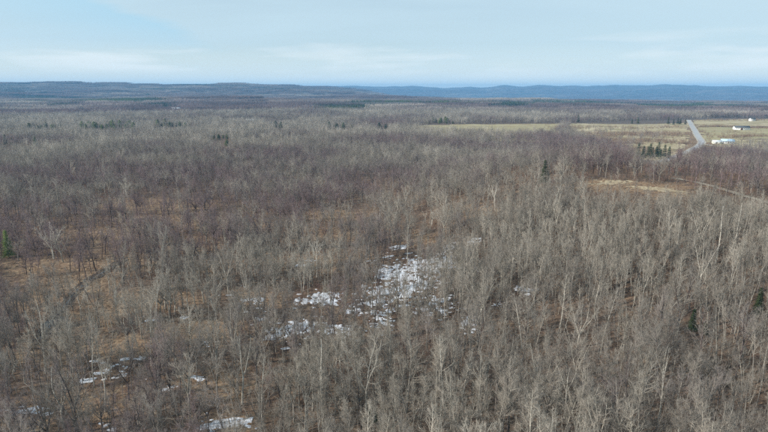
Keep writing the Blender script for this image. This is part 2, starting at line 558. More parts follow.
def tree_density(x, y):
    z = H(x, y)
    u, v = project(x, y, z)
    r = np.hypot(x, y)
    onhill = (u > HILL_LINE_U(v)) & (v > CREST_V(u)) & (r < 420)
    dmap = np.ones(np.shape(x))
    br = blob(u, v, BROWN) * (~onhill)
    dmap *= 1 - 0.84 * br
    dmap *= np.where(onhill | (v > 330), 1.0, 1 - 0.12 * sstep(175, 230, v))
    dmap *= 1 - 0.95 * blob(u, v, SNOWY)
    dmap *= 1 - 0.9 * np.clip(blob(u, v, CLEAR) * 1.4, 0, 1)
    dmap *= np.where(onhill & (r < 520), 1.15, 0.85)
    n = fbm(x / 45, y / 45, 71)
    dmap *= np.where(onhill, 0.72 + 0.6 * sstep(0.3, 0.6, n), 0.58 + 0.85 * sstep(0.3, 0.62, n))
    dmap *= 0.78 + 0.35 * sstep(0.3, 0.6, fbm(x / 13, y / 13, 77))
    om = open_mask(x, y)
    dmap[om] = np.where((u[om] > 572) & (u[om] < 664) & (v[om] > 131.5) & (v[om] < 150), 0.10, 0)
    near = r < 1400
    rd = np.full(np.shape(x), 1e9)
    if near.any():
        rd[near] = np.minimum(line_dist(x[near], y[near], road_line), line_dist(x[near], y[near], track_line) + 2.5)
    dmap[rd < np.where((r > 480) & (u > 660), 12, 7.5)] = 0
    for cu, cv, ru, rv in KEEP:
        dmap[((u - cu) / ru) ** 2 + ((v - cv) / rv) ** 2 < 1] = 0
    return dmap, u, v, onhill, br


# ------------------------------------------------------------------ the ground sheet
na, nr = AA.shape
vv = np.stack([GX, GY, GZ], -1).reshape(-1, 3)
ii = np.arange(na * nr).reshape(na, nr)
jj = np.roll(ii, -1, axis=0)
quads = np.stack([ii[:, 1:-1], ii[:, 2:], jj[:, 2:], jj[:, 1:-1]], -1).reshape(-1, 4)
tris = np.stack([ii[:, 0], ii[:, 1], jj[:, 1]], -1).reshape(-1, 3)
me = make_mesh('ground', vv, tris, quads[:, ::-1], [M_GROUND], smooth=True)
# faces must look up
if me.polygons[len(tris) + 50].normal.z < 0:
    me.flip_normals()
gu, gv = project(GX.ravel(), GY.ravel(), GZ.ravel())
rr_ = RR.ravel()
grass = np.clip(blob(gu, gv, BROWN) * 1.0 * (GY.ravel() > 0) * (gu < HILL_LINE_U(gv) + 10) + blob(gu, gv, CLEAR) * 1.2, 0, 1) * (rr_ < 700)
grass = np.maximum(grass, 0.25 * (rr_ < 700) * fbm(GX.ravel() / 30, GY.ravel() / 30, 5) * (gu < HILL_LINE_U(gv)))
grass = np.maximum(grass, 0.9 * ((GY.ravel() > 300) & (line_dist(GX.ravel(), GY.ravel(), road_line[::4]) < 14)))
at = me.attributes.new('grass', 'FLOAT', 'POINT'); at.data.foreach_set('value', grass.astype(np.float32))
fr_ = sstep(900, 1900, rr_)
at = me.attributes.new('far', 'FLOAT', 'POINT'); at.data.foreach_set('value', fr_.astype(np.float32))
link('ground', me, kind='structure')


def patch_from_poly(name, poly_px, mat, step, lift, label=None):
    pts = np.array([ground_at(u, v)[:2] for u, v in poly_px])
    # a grid laid in polar rows so that the sheet follows the ground sheet closely
    ang = np.arctan2(pts[:, 0], pts[:, 1]); rad = np.hypot(pts[:, 0], pts[:, 1])
    na_, nr_ = max(8, int((ang.max() - ang.min()) * rad.mean() / step)), max(8, int((rad.max() - rad.min()) / step))
    a = np.linspace(ang.min(), ang.max(), na_ + 1); r = np.linspace(rad.min(), rad.max(), nr_ + 1)
    A, R = np.meshgrid(a, r, indexing='ij')
    A = A + (fbm(A * 90, R / 40, 7) - 0.5) * 0.004
    X, Y = np.sin(A) * R, np.cos(A) * R
    Z = H(X, Y) + lift
    idx = np.arange(X.size).reshape(X.shape)
    cx = (X[:-1, :-1] + X[1:, 1:]) / 2; cy_ = (Y[:-1, :-1] + Y[1:, 1:]) / 2
    jx = cx + (fbm(cx / 20, cy_ / 20, 3) - 0.5) * 26 + (vnoise(cx, cy_, 5) - 0.5) * 8
    jy = cy_ + (fbm(cx / 20, cy_ / 20, 4) - 0.5) * 26 + (vnoise(cx, cy_, 6) - 0.5) * 8
    k = in_poly(jx, jy, [tuple(p) for p in pts])
    q = np.stack([idx[:-1, :-1], idx[:-1, 1:], idx[1:, 1:], idx[1:, :-1]], -1)[k]
    me = make_mesh(name, np.stack([X, Y, Z], -1).reshape(-1, 3), None, q, [mat], True)
    if len(me.polygons) and me.polygons[0].normal.z < 0:
        me.flip_normals()
    return link(name, me, kind='structure')


patch_from_poly('field', [(400, 126.0), (470, 124.4), (566, 123.6), (566, 143), (440, 139)], M_GREEN_FIELD, 4, 0.10)
patch_from_poly('field', [(567, 123.6), (688, 123.2), (689, 141), (668, 160), (640, 160), (600, 150), (567, 143)], M_TAN_FIELD, 3.5, 0.10)
patch_from_poly('field', [(694, 120.2), (768, 119.0), (850, 118), (850, 125.5), (697, 126.6)], M_TAN_FIELD, 3.5, 0.10)
patch_from_poly('field', [(698, 127.2), (850, 126.2), (850, 137), (768, 139), (705, 140)], M_GREEN_FIELD, 3.5, 0.10)
patch_from_poly('field', [(706, 140.4), (768, 139.4), (850, 137.5), (850, 149), (768, 150), (722, 151)], M_TAN_FIELD, 3.5, 0.10)
patch_from_poly('meadow', [(586, 183.5), (604, 181), (628, 180.5), (640, 182.2), (622, 183.2), (600, 184.6)], M_MEADOW, 1.2, 0.06)
patch_from_poly('meadow', [(626, 186.4), (645, 186.5), (672, 190.5), (692, 195), (688, 197), (655, 191.5), (634, 188.6)], M_MEADOW, 1.2, 0.06)
patch_from_poly('field', [(224, 120.2), (262, 119.8), (262, 122), (224, 122.6)], M_TAN_FIELD, 12, 0.2)


def strip(name, line, width, mat, lift, sub=6.0, wob=0.0, **props):
    line = np.asarray(line, float)
    seg = np.hypot(*np.diff(line, axis=0).T)
    s = np.concatenate([[0], np.cumsum(seg)])
    t = np.arange(0, s[-1], sub)
    x = np.interp(t, s, line[:, 0]); y = np.interp(t, s, line[:, 1])
    tx, ty = np.gradient(x), np.gradient(y)
    L = np.hypot(tx, ty); nx, ny = -ty / L, tx / L
    cols = np.linspace(-0.5, 0.5, 5)
    V = []
    for c in cols:
        wd = width * (1 + wob * (vnoise(t / 5 + 50 * np.sign(c), t * 0, 77) * 2 - 1))
        px, py = x + nx * c * wd, y + ny * c * wd
        V.append(np.stack([px, py, H(px, py) + lift], -1))
    V = np.stack(V, 1)
    idx = np.arange(V.shape[0] * 5).reshape(-1, 5)
    q = np.stack([idx[:-1, :-1], idx[:-1, 1:], idx[1:, 1:], idx[1:, :-1]], -1).reshape(-1, 4)
    me = make_mesh(name, V.reshape(-1, 3), None, q, [mat], True)
    if me.polygons[0].normal.z < 0:
        me.flip_normals()
    return link(name, me, **props)


strip('road_shoulder', road_line, 10.5, M_GRAVEL, 0.16, 8.0, 0.12, kind='structure')
strip('road', road_line, 7.2, M_ROAD, 0.22, 8.0, 0.0, kind='structure')
strip('track', track_line, 3.4, M_TRACK, 0.12, 4.0, 0.1, kind='structure')
dA = np.array(ground_at(703, 144.2)[:2]); dB = np.array(ground_at(716, 146.2)[:2]); dC = np.array(ground_at(737, 145.4)[:2])
strip('driveway', smooth_line([dA, dB, dC], 2), 6.0, M_GRAVEL, 0.18, 4.0, 0.1, kind='structure')

# ------------------------------------------------------------------ trees without leaves
def rot_about(v, axis, ang):
    axis = axis / (np.linalg.norm(axis) + 1e-9)
    return v * math.cos(ang) + np.cross(axis, v) * math.sin(ang) + axis * np.dot(axis, v) * (1 - math.cos(ang))


def perp(v, R):
    a = R.normal(size=3)
    a -= v * np.dot(a, v)
    return a / (np.linalg.norm(a) + 1e-9)


def path(base, d, length, n, wander, lift, R):
    pts = [np.array(base, float)]
    d = d / np.linalg.norm(d)
    for _ in range(n):
        d = d + R.normal(size=3) * wander + np.array([0, 0, lift])
        d /= np.linalg.norm(d)
        pts.append(pts[-1] + d * length / n)
    return np.array(pts)


def sample(pts, t):
    k = t * (len(pts) - 1)
    i = min(int(k), len(pts) - 2)
    f = k - i
    p = pts[i] * (1 - f) + pts[i + 1] * f
    d = pts[i + 1] - pts[i]
    return p, d / (np.linalg.norm(d) + 1e-9)


def bare_tree(seed, form, height, lod):
    """returns (trunk Geo, crown Geo); lod 0 near, 1 middle, 2 far"""
    R = np.random.default_rng(seed)
    tr, cr = Geo(), Geo()
    thick = (0.95, 1.2, 2.0)[lod]
    sides = (6, 4, 3)[lod]
    r0 = height * R.uniform(0.0085, 0.0118) * (1.0, 1.1, 1.3)[lod]
    leaders = []                                # (points, radius at base, first branch t)
    up = np.array([0, 0, 1.0])
    if form == 'pole':
        p = path((0, 0, -0.3), up + R.normal(size=3) * 0.03, height, 9, 0.035, 0.03, R)
        tr.tube(p, r0 * np.linspace(1, 0.12, 10) ** 0.9, sides)
        leaders = [(p, r0, 0.42, 1.0)]
    elif form == 'fork':
        hs = R.uniform(0.3, 0.48)
        p = path((0, 0, -0.3), up + R.normal(size=3) * 0.05, height * hs, 5, 0.03, 0.02, R)
        tr.tube(p, r0 * 1.1 * np.linspace(1, 0.75, 6), sides)
        nl = R.integers(3, 5)
        a0 = R.uniform(0, 2 * PI)
        for k in range(nl):
            a = a0 + k * 2 * PI / nl + R.normal() * 0.3
            sp = R.uniform(0.2, 0.42)
            dd = np.array([math.cos(a) * sp, math.sin(a) * sp, 1.0])
            q = path(p[-1] - np.array([0, 0, 0.1]), dd, height * (1 - hs) * R.uniform(0.85, 1.05), 6, 0.07, 0.05, R)
            tr.tube(q, r0 * 0.68 * np.linspace(1, 0.13, 7), max(3, sides - 1))
            leaders.append((q, r0 * 0.66, 0.15, 0.62))
    elif form == 'spread':
        hs = R.uniform(0.22, 0.34)
        p = path((0, 0, -0.3), up + R.normal(size=3) * 0.04, height * hs, 4, 0.03, 0.02, R)
        tr.tube(p, r0 * 1.5 * np.linspace(1, 0.8, 5), sides)
        nl = R.integers(4, 7)
        a0 = R.uniform(0, 2 * PI)
        for k in range(nl):
            a = a0 + k * 2 * PI / nl + R.normal() * 0.3
            sp = R.uniform(0.45, 1.0) if k else 0.15
            dd = np.array([math.cos(a) * sp, math.sin(a) * sp, 1.0])
            q = path(p[-1] - np.array([0, 0, R.uniform(0.05, 0.5)]), dd, height * (1 - hs) * R.uniform(0.8, 1.0), 6, 0.09, 0.05, R)
            tr.tube(q, r0 * 0.8 * np.linspace(1, 0.12, 7), max(3, sides - 1))
            leaders.append((q, r0 * 0.75, 0.12, 0.75))
    else:                                       # several stems from one stool
        nl = R.integers(3, 6)
        for k in range(nl):
            a = k * 2 * PI / nl + R.normal() * 0.4
            sp = R.uniform(0.06, 0.26)
            q = path((math.cos(a) * 0.3, math.sin(a) * 0.3, -0.3), np.array([math.cos(a) * sp, math.sin(a) * sp, 1.0]),
                     height * R.uniform(0.7, 1.0), 8, 0.04, 0.03, R)
            tr.tube(q, r0 * 0.62 * np.linspace(1, 0.14, 9), max(3, sides - 1))
            leaders.append((q, r0 * 0.6, 0.38, 0.6))
    tot = {0: 21, 1: 18, 2: 11}[lod]
    if form == 'spread' and lod:
        tot = int(tot * 1.6)
    sub_n = {0: 6, 1: 5, 2: 5}[lod]
    twig_n = {0: 6, 1: 4, 2: 0}[lod]
    fine_n = {0: 1, 1: 0, 2: 0}[lod]
    wsum = sum(l[3] for l in leaders)
    sB, sT, sR_ = [], [], []
    for pts, rl, t0, wgt in leaders:
        nb = max(3, int(round(tot * wgt / wsum * (1.0 if form == 'pole' else 1.25))))
        LL = np.linalg.norm(np.diff(pts, axis=0), axis=1).sum()
        for b in range(nb):
            t = t0 + (1 - t0) * (b + R.uniform(0, 1)) / nb * 0.97
            p, dd = sample(pts, t)
            sd = perp(dd, R)
            shape = (1 - t) ** 0.75 * 0.95 + 0.14
            bl = LL * (0.29 if form == 'pole' else 0.43) * shape * R.uniform(0.65, 1.2)
            bd = dd * R.uniform(0.75, 1.25) + sd
            nseg = (4, 3, 2)[lod]
            bp = path(p, bd, bl, nseg, 0.12, 0.10 if lod == 0 else 0.05, R)
            br_ = rl * 0.44 * (1.05 - t) ** 0.6 * (1.0, 1.2, 1.3)[lod] + 0.006
            cr.tube(bp, br_ * np.linspace(1, 0.3, nseg + 1), 4 if lod == 0 else 3)
            for s in range(sub_n):
                ts = 0.2 + 0.8 * (s + R.uniform(0, 1)) / sub_n
                p2, d2 = sample(bp, min(ts, 0.999))
                s2 = perp(d2, R)
                sl = bl * 0.42 * R.uniform(0.6, 1.25) * (1.25 - ts * 0.6)
                e2 = d2 * R.uniform(0.8, 1.3) + s2 + np.array([0, 0, 0.25 if lod == 0 else 0.12])
                e2 /= np.linalg.norm(e2)
                sB.append(p2); sT.append(p2 + e2 * sl); sR_.append(br_ * 0.42 + 0.004)
                for k in range(twig_n):
                    f = 0.15 + 0.85 * (k + R.uniform(0, 1)) / twig_n
                    p3 = p2 + e2 * sl * f
                    s3 = perp(e2, R)
                    e3 = e2 * R.uniform(0.7, 1.2) + s3 + np.array([0, 0, 0.3])
                    e3 /= np.linalg.norm(e3)
                    tl = sl * R.uniform(0.3, 0.62) + 0.12
                    sB.append(p3); sT.append(p3 + e3 * tl); sR_.append(0.0085 * thick)
                    for m in range(fine_n):
                        p4 = p3 + e3 * tl * R.uniform(0.2, 1.0)
                        e4 = e3 + perp(e3, R) * R.uniform(0.5, 1.0) + np.array([0, 0, 0.2])
                        e4 /= np.linalg.norm(e4)
                        sB.append(p4); sT.append(p4 + e4 * (tl * R.uniform(0.4, 0.8) + 0.08)); sR_.append(0.0065 * thick)
    rr = np.array(sR_)
    if lod == 1:
        rr = np.maximum(rr, 0.016)
    if lod == 2:
        rr = np.maximum(rr * 1.6, 0.05)
    cr.spikes(np.array(sB), np.array(sT), rr)
    return tr, cr


def conifer(seed, height, width, lod):
    R = np.random.default_rng(seed)
    tr, cr = Geo(), Geo()
    tr.tube(path((0, 0, -0.3), np.array([0, 0, 1.0]), height, 6, 0.01, 0.02, R), height * 0.011 * np.linspace(1, 0.1, 7), 6)
    B, T, W = [], [], []
    nw = (30, 20, 10)[lod]
    for k in range(nw):
        t = 0.1 + 0.9 * (k + R.uniform(0, 0.8)) / nw
        rad = width * 0.5 * (1 - t) ** 0.8 * R.uniform(0.75, 1.2) + 0.12
        nb = (9, 7, 5)[lod]
        for b in range(nb):
            a = b * 2 * PI / nb + k * 1.3 + R.normal() * 0.25
            L = rad * R.uniform(0.65, 1.15)
            d0 = np.array([math.cos(a), math.sin(a), -0.25 + 0.5 * t])
            z = height * t * 0.98
            p0 = np.array([0, 0, z]); p1 = p0 + d0 * L
            B.append(p0); T.append(p1); W.append(0.05 + 0.02 * L)
            ns = int((20, 14, 4)[lod] * (0.5 + L / (width * 0.5)))
            for s in range(ns):
                f = R.uniform(0.2, 1.0)
                q = p0 + (p1 - p0) * f
                sd = np.array([-math.sin(a), math.cos(a), 0]) * R.choice([-1, 1])
                e = d0 * 0.8 + sd * R.uniform(0.4, 1.0) + np.array([0, 0, R.uniform(-0.5, 0.25)])
                e /= np.linalg.norm(e)
                B.append(q); T.append(q + e * R.uniform(0.25, 0.6) * (1 + 0.5 * lod)); W.append((0.07, 0.13, 0.25)[lod])
    cr.spikes(np.array(B), np.array(T), np.array(W))
    return tr, cr


def shrub(seed, height, stems):
    R = np.random.default_rng(seed)
    g_ = Geo()
    B, T, W = [], [], []
    for s in range(stems):
        a = R.uniform(0, 2 * PI); sp = R.uniform(0.1, 0.8)
        p = np.array([math.cos(a), math.sin(a), 0]) * R.uniform(0, 0.35) * height * 0.4
        e = np.array([math.cos(a) * sp, math.sin(a) * sp, 1.0]); e /= np.linalg.norm(e)
        L = height * R.uniform(0.6, 1.05)
        B.append(p); T.append(p + e * L); W.append(0.018)
        for k in range(4):
            f = R.uniform(0.3, 0.95)
            e2 = e + perp(e, R) * 0.7; e2 /= np.linalg.norm(e2)
            B.append(p + e * L * f); T.append(p + e * L * f + e2 * L * R.uniform(0.2, 0.4)); W.append(0.012)
    g_.spikes(np.array(B), np.array(T), np.array(W))
    return g_


def tuft(seed):
    R = np.random.default_rng(seed)
    g_ = Geo()
    n = 34
    a = R.uniform(0, 2 * PI, n); sp = R.uniform(0.2, 1.5, n); L = R.uniform(0.35, 0.8, n)
    b = np.stack([np.cos(a), np.sin(a), a * 0], 1) * R.uniform(0, 0.35, n)[:, None]
    e = np.stack([np.cos(a) * sp, np.sin(a) * sp, np.ones(n)], 1)
    e /= np.linalg.norm(e, axis=1)[:, None]
    g_.spikes(b, b + e * L[:, None], 0.03)
    return g_


def hidden_collection(name):
    return bpy.data.collections.new(name)          # a library of shapes, not linked to the scene


def lib_add(coll, name, me):
    o = bpy.data.objects.new(name, me)
    coll.objects.link(o)


def join_mesh(name, tr, cr, m1, m2):
    v = tr.v + cr.v
    off = tr.n
    t = ([x for x in tr.t] + [x + off for x in cr.t])
    q = ([x for x in tr.q] + [x + off for x in cr.q])
    nt1, nt2 = sum(len(x) for x in tr.t), sum(len(x) for x in cr.t)
    nq1, nq2 = sum(len(x) for x in tr.q), sum(len(x) for x in cr.q)
    me = make_mesh(name, np.concatenate(v), np.concatenate(t) if t else None, np.concatenate(q) if q else None, [m1, m2])
    mi = np.concatenate([np.zeros(nt1), np.ones(nt2), np.zeros(nq1), np.ones(nq2)]).astype(np.int32)
    me.polygons.foreach_set('material_index', mi)
    return me


def scatter(name, coll, pts, idx, rot, scl, tint, **props):
    """one object that sets a copy of a library shape on each point"""
    n = len(pts)
    me = bpy.data.meshes.new(name)
    me.vertices.add(n)
    me.vertices.foreach_set('co', np.asarray(pts, np.float32).ravel())
    for nm, ty, key, arr in (('idx', 'INT', 'value', np.asarray(idx, np.int32)),
                             ('rot', 'FLOAT_VECTOR', 'vector', np.asarray(rot, np.float32).ravel()),
                             ('scl', 'FLOAT_VECTOR', 'vector', np.asarray(scl, np.float32).ravel()),
                             ('tint', 'FLOAT', 'value', np.asarray(tint, np.float32))):
        a = me.attributes.new(nm, ty, 'POINT')
        a.data.foreach_set(key, arr)
    o = link(name, me, **props)
    ng = bpy.data.node_groups.new(name + '_scatter', 'GeometryNodeTree')
    ng.interface.new_socket('Geometry', in_out='INPUT', socket_type='NodeSocketGeometry')
    ng.interface.new_socket('Geometry', in_out='OUTPUT', socket_type='NodeSocketGeometry')
    gi = ng.nodes.new('NodeGroupInput'); go = ng.nodes.new('NodeGroupOutput')
    ci = ng.nodes.new('GeometryNodeCollectionInfo')
    ci.inputs['Collection'].default_value = coll
    ci.inputs['Separate Children'].default_value = True
    ci.inputs['Reset Children'].default_value = True
    ip = ng.nodes.new('GeometryNodeInstanceOnPoints')
    ip.inputs['Pick Instance'].default_value = True
    L = ng.links.new
    L(gi.outputs[0], ip.inputs['Points'])
    L(ci.outputs[0], ip.inputs['Instance'])
    for nm, ty, sock in (('idx', 'INT', 'Instance Index'), ('rot', 'FLOAT_VECTOR', 'Rotation'), ('scl', 'FLOAT_VECTOR', 'Scale')):
        na_ = ng.nodes.new('GeometryNodeInputNamedAttribute')
        na_.data_type = ty
        na_.inputs['Name'].default_value = nm
        L(na_.outputs['Attribute'], ip.inputs[sock])
    L(ip.outputs[0], go.inputs[0])
    md = o.modifiers.new('scatter', 'NODES')
    md.node_group = ng
    return o


def rotz(n, tilt=0.05, R=rng):
    return np.stack([R.normal(0, tilt, n), R.normal(0, tilt, n), R.uniform(0, 2 * PI, n)], 1)


FORMS = ['pole', 'pole', 'pole', 'pole', 'fork', 'fork', 'fork', 'spread', 'spread', 'stool', 'stool', 'pole']
HEIGHTS = [16, 15, 14.5, 16.5, 15.5, 14.5, 16, 13.5, 14.5, 12, 13, 13.5]
near_sets, near_meshes = [], []
LIB0, LIB1, LIB2 = hidden_collection('near_forms'), hidden_collection('middle_forms'), hidden_collection('far_forms')
for k, (fm, hh) in enumerate(zip(FORMS, HEIGHTS)):
    tr, cr = bare_tree(100 + k, fm, hh, 0)
    near_sets.append((fm, hh, tr.mesh('trunk', [M_BARK]), cr.mesh('crown', [M_TWIG])))
    lib_add(LIB0, 'form_%02d' % k, join_mesh('near_form', tr, cr, M_BARK, M_TWIG))
    tr, cr = bare_tree(200 + k, fm, hh, 1)
    lib_add(LIB1, 'form_%02d' % k, join_mesh('middle_form', tr, cr, M_BARK if k % 4 == 0 else M_TWIG, M_TWIG))
    tr, cr = bare_tree(300 + k, fm, hh, 2)
    lib_add(LIB2, 'form_%02d' % k, join_mesh('far_form', tr, cr, M_TWIG, M_TWIG))
POLES = [0, 1, 2, 3, 11]; FORKS = [4, 5, 6]; SPREADS = [7, 8]; STOOLS = [9, 10]


def short_factor(u, v):
    k = np.clip(1.25 * np.exp(-(((u - 640) / 68) ** 2 + ((v - 206) / 17) ** 2) ** 2), 0, 1)
    k2 = np.clip(1.25 * np.exp(-(((u - 738) / 38) ** 2 + ((v - 211) / 14) ** 2) ** 2), 0, 1)
    return 1 - 0.62 * k - 0.5 * k2


def jitter_grid(r0, r1, half_deg, cell, R=rng):
    x = np.arange(-r1 * math.sin(math.radians(half_deg)), r1 * math.sin(math.radians(half_deg)), cell)
    y = np.arange(r0 * math.cos(math.radians(half_deg)), r1, cell)
    X, Y = np.meshgrid(x, y)
    X = (X + R.uniform(-0.5, 0.5, X.shape) * cell).ravel(); Y = (Y + R.uniform(-0.5, 0.5, Y.shape) * cell).ravel()
    r = np.hypot(X, Y); a = np.degrees(np.abs(np.arctan2(X, Y)))
    k = (r >= r0) & (r < r1) & (a < half_deg)
    return X[k], Y[k]


def pick_form(x, y, onhill, br, R=rng, round_=0.0):
    n = len(x)
    f = fbm(x / 35, y / 35, 91)
    q = R.uniform(0, 1, n) + (f - 0.5) * 0.7
    out = np.empty(n, int)
    th = np.where(onhill, 0.68, 0.46) - round_ * ~onhill
    cut = np.where(onhill, 0.90, 0.84 - round_)
    P = np.array(POLES)[R.integers(0, len(POLES), n)]
    Fk = np.array(FORKS)[R.integers(0, len(FORKS), n)]
    S = np.array(SPREADS)[R.integers(0, 2, n)]
    T = np.array(STOOLS)[R.integers(0, 2, n)]
    out[:] = T
    out[q < 0.95] = S[q < 0.95]
    m = q < cut
    out[m] = Fk[m]
    m = q < th
    out[m] = P[m]
    return out


def pick_tint(x, y, u, v, onhill, R=rng):
    """0 pale tan grey ... 1 purplish brown, in stands"""
    n = fbm(x / 70, y / 70, 101)
    n2 = fbm(x / 25, y / 25, 131)
    t = 0.50 + 1.5 * (n - 0.5) + 0.9 * (n2 - 0.5) + R.normal(0, 0.17, len(x))
    t = np.where(R.uniform(0, 1, len(x)) < 0.05, R.uniform(0, 0.2, len(x)), t)
    r_ = np.hypot(x, y)
    t = np.where(onhill, 0.37 + 0.55 * (t - 0.5), t + 0.16 * sstep(1100, 500, r_))
    t = t + np.where(~onhill & (u > 540), 0.30, 0.0) * sstep(900, 600, r_)          # darker wood in the hollow behind the rise
    t = t - 0.30 * sstep(430, 750, r_) * (u < 540)
    t = t + sstep(300, 450, r_) * 1.7 * (fbm(x / 230, y / 120, 331) - 0.5)
    t = t - 0.12 * sstep(330, 420, v) + 0.16 * np.exp(-(((u - 400) / 150) ** 2 + ((v - 180) / 30) ** 2))
    return np.clip(t, 0, 1)


# --- candidate trees within 240 m
NEAR_R, MID_R, FAR_R = 250.0, 720.0, 1700.0
x0, y0 = jitter_grid(70, NEAR_R, 46, 2.4)
dm, u0, v0, oh, br0 = tree_density(x0, y0)
keep = rng.uniform(0, 1, len(x0)) < dm * np.where(oh, 0.78, 0.66)
x0, y0, u0, v0, oh, br0 = [q[keep] for q in (x0, y0, u0, v0, oh, br0)]
form0 = pick_form(x0, y0, oh, br0)
tint0 = pick_tint(x0, y0, u0, v0, oh)
scl0 = np.clip(rng.normal(0.82, 0.19, len(x0)), 0.5, 1.28)
scl0 = scl0 * short_factor(u0, v0)
scl0 = np.where(rng.uniform(0, 1, len(x0)) < 0.34, scl0 * rng.uniform(0.38, 0.7, len(x0)), scl0)
rot0 = rotz(len(x0), 0.045)
z0 = H(x0, y0)
print('near candidates', len(x0))

# a few trees that stand out in the photograph: pixel of the foot, form, tint, scale
SPECIAL = [
    (366, 413, 6, 0.02, 1.12, 'tall pale fork-trunked leafless tree near the bottom centre, above a small green bush'),
    (305, 431, 4, 0.05, 0.95, 'pale forked leafless tree cut by the bottom edge left of centre'),
    (262, 424, 1, 0.02, 1.1, 'slender whitish leafless tree near the bottom, between snow streak and centre'),
    (64, 427, 8, 0.03, 1.12, 'wide spreading pale leafless tree in the bottom left, beside a long snow streak'),
    (105, 412, 5, 0.0, 1.0, 'bent pale fork-trunked tree right of the snow scatter in the lower left'),
    (62, 342, 5, 0.04, 1.08, 'tall pale fork-trunked tree standing just right of the small blue pool'),
    (54, 259, 7, 0.05, 1.25, 'broad pale grey tree at left, right of the bright green spruce'),
    (245, 240, 1, 0.05, 1.0, 'whitish slim tree standing clear in the left middle distance'),
    (137, 328, 7, 0.35, 1.2, 'round-crowned grey tree above the scattered snow crumbs at left'),
    (160, 318, 8, 0.35, 1.2, 'broad grey-crowned tree on the left, the right one of a dark-trunked pair'),
    (663, 402, 5, 0.05, 0.95, 'bright whitish bushy-topped leafless tree in the lower right'),
    (540, 405, 8, 0.3, 1.15, 'broad tan-grey leafless tree in the lower right beside an orange-brown gap'),
    (728, 292, 4, 0.02, 1.0, 'whitish forked tree on the right slope above two dark evergreens'),
    (190, 428, 4, 0.35, 1.15, 'tall close-set grey tree left of the bottom snow streak'),
]

tree_i = []


def place_tree(form, loc, rot, scale, tint, trunk_tint, label, group=None):
    fm, hh, tm, cm = near_sets[form]
    e = link('leafless_tree', None, label=label, category='tree')
    if group:
        e['group'] = group
    e.location = loc; e.rotation_euler = rot; wd = scale * rng.uniform(0.82, 1.15)
    e.scale = (wd, wd * rng.uniform(0.88, 1.12), scale)
    t = link('trunk', tm, e, tint=float(trunk_tint))
    c = link('crown', cm, e, tint=float(tint))
    return e


near_taken = np.zeros(len(x0), bool)
sx = []
for (u, v, fm, tn, sc, lab) in SPECIAL:
    gx, gy, gz = ground_at(u, v)
    place_tree(fm, (gx, gy, gz), (rng.normal(0, .02), rng.normal(0, .02), rng.uniform(0, 6)), sc, tn + 0.05, max(0, tn - 0.05), lab,
               'leafless trees of the near wood')
    sx.append((gx, gy))
for gx, gy in sx:
    near_taken |= np.hypot(x0 - gx, y0 - gy) < 2.6
x0, y0, z0, u0, v0, oh, form0, tint0, scl0, rot0 = [q[~near_taken] for q in (x0, y0, z0, u0, v0, oh, form0, tint0, scl0, rot0)]

# the 286 of them that show largest in the frame become things of their own
hgt = np.array(HEIGHTS)[form0] * scl0
ut, vt = project(x0, y0, z0 + hgt)
inside = (u0 > 4) & (u0 < 764) & (vt < 415) & (v0 < 452)
px_size = np.where(inside, np.abs(v0 - vt), -1)
order = np.argsort(-px_size)
N_IND = 300 - len(SPECIAL)
ind = order[:N_IND]
rest = np.setdiff1d(np.arange(len(x0)), ind)

# wording for each of them
FORM_WORD = {'pole': 'slender straight', 'fork': 'fork-trunked', 'spread': 'wide-crowned', 'stool': 'many-stemmed'}


def colour_word(t):
    return 'pale tan' if t < 0.28 else ('light grey' if t < 0.48 else ('grey-brown' if t < 0.7 else 'purplish'))


def size_word(h):
    return 'small' if h < 9.5 else ('mid-sized' if h < 13.5 else 'tall')


def place_word(u, v):
    row = 'at bottom edge' if v > 418 else ('in lower part' if v > 372 else 'further up')
    colw = ('far left' if u < 128 else 'left' if u < 256 else 'centre left' if u < 384 else
            'centre right' if u < 512 else 'right' if u < 640 else 'far right')
    return row + ', ' + colw


ORD_W = 'eleventh twelfth thirteenth fourteenth fifteenth sixteenth seventeenth eighteenth'.split()
ORD = ['leftmost', 'second from left', 'third from left', 'fourth from left', 'fifth from left', 'sixth from left',
       'seventh from left', 'eighth from left', 'ninth from left', 'tenth from left']
ORD += [q + ' from left' for q in ORD_W]
NUM = {2: 'two', 3: 'three', 4: 'four', 5: 'five', 6: 'six', 7: 'seven', 8: 'eight', 9: 'nine', 10: 'ten'}
base_lab = {}
for i in ind:
    b = '%s %s %s leafless tree %s' % (size_word(hgt[i]), colour_word(tint0[i]), FORM_WORD[near_sets[form0[i]][0]], place_word(u0[i], v0[i]))
    base_lab.setdefault(b, []).append(i)
for b, lst in base_lab.items():
    lst.sort(key=lambda i: u0[i])
    for k, i in enumerate(lst):
        lab = b if len(lst) == 1 else '%s, %s' % (b, ORD[min(k, 17)])
        if len(lst) > 1 and k == len(lst) - 1:
            lab = b + ', rightmost'
        place_tree(form0[i], (x0[i], y0[i], z0[i]), tuple(rot0[i]), float(scl0[i]), tint0[i], float(np.clip(tint0[i] + rng.normal(0.10, 0.32), 0, 1)), lab,
                   'leafless trees of the near wood')

# all further deciduous trees: one wood
x1, y1 = jitter_grid(NEAR_R, MID_R, 44, 3.9)
dm, u1, v1, oh1, br1 = tree_density(x1, y1)
keep = rng.uniform(0, 1, len(x1)) < dm * 0.78
x1, y1, u1, v1, oh1, br1 = [q[keep] for q in (x1, y1, u1, v1, oh1, br1)]
form1 = pick_form(x1, y1, oh1, br1, rng, 0.24)
tint1 = pick_tint(x1, y1, u1, v1, oh1)
scl1 = np.clip(rng.normal(0.81, 0.15, len(x1)), 0.5, 1.28)
scl1 = scl1 * short_factor(u1, v1)
scl1 = np.where(rng.uniform(0, 1, len(x1)) < 0.18, scl1 * 0.65, scl1)

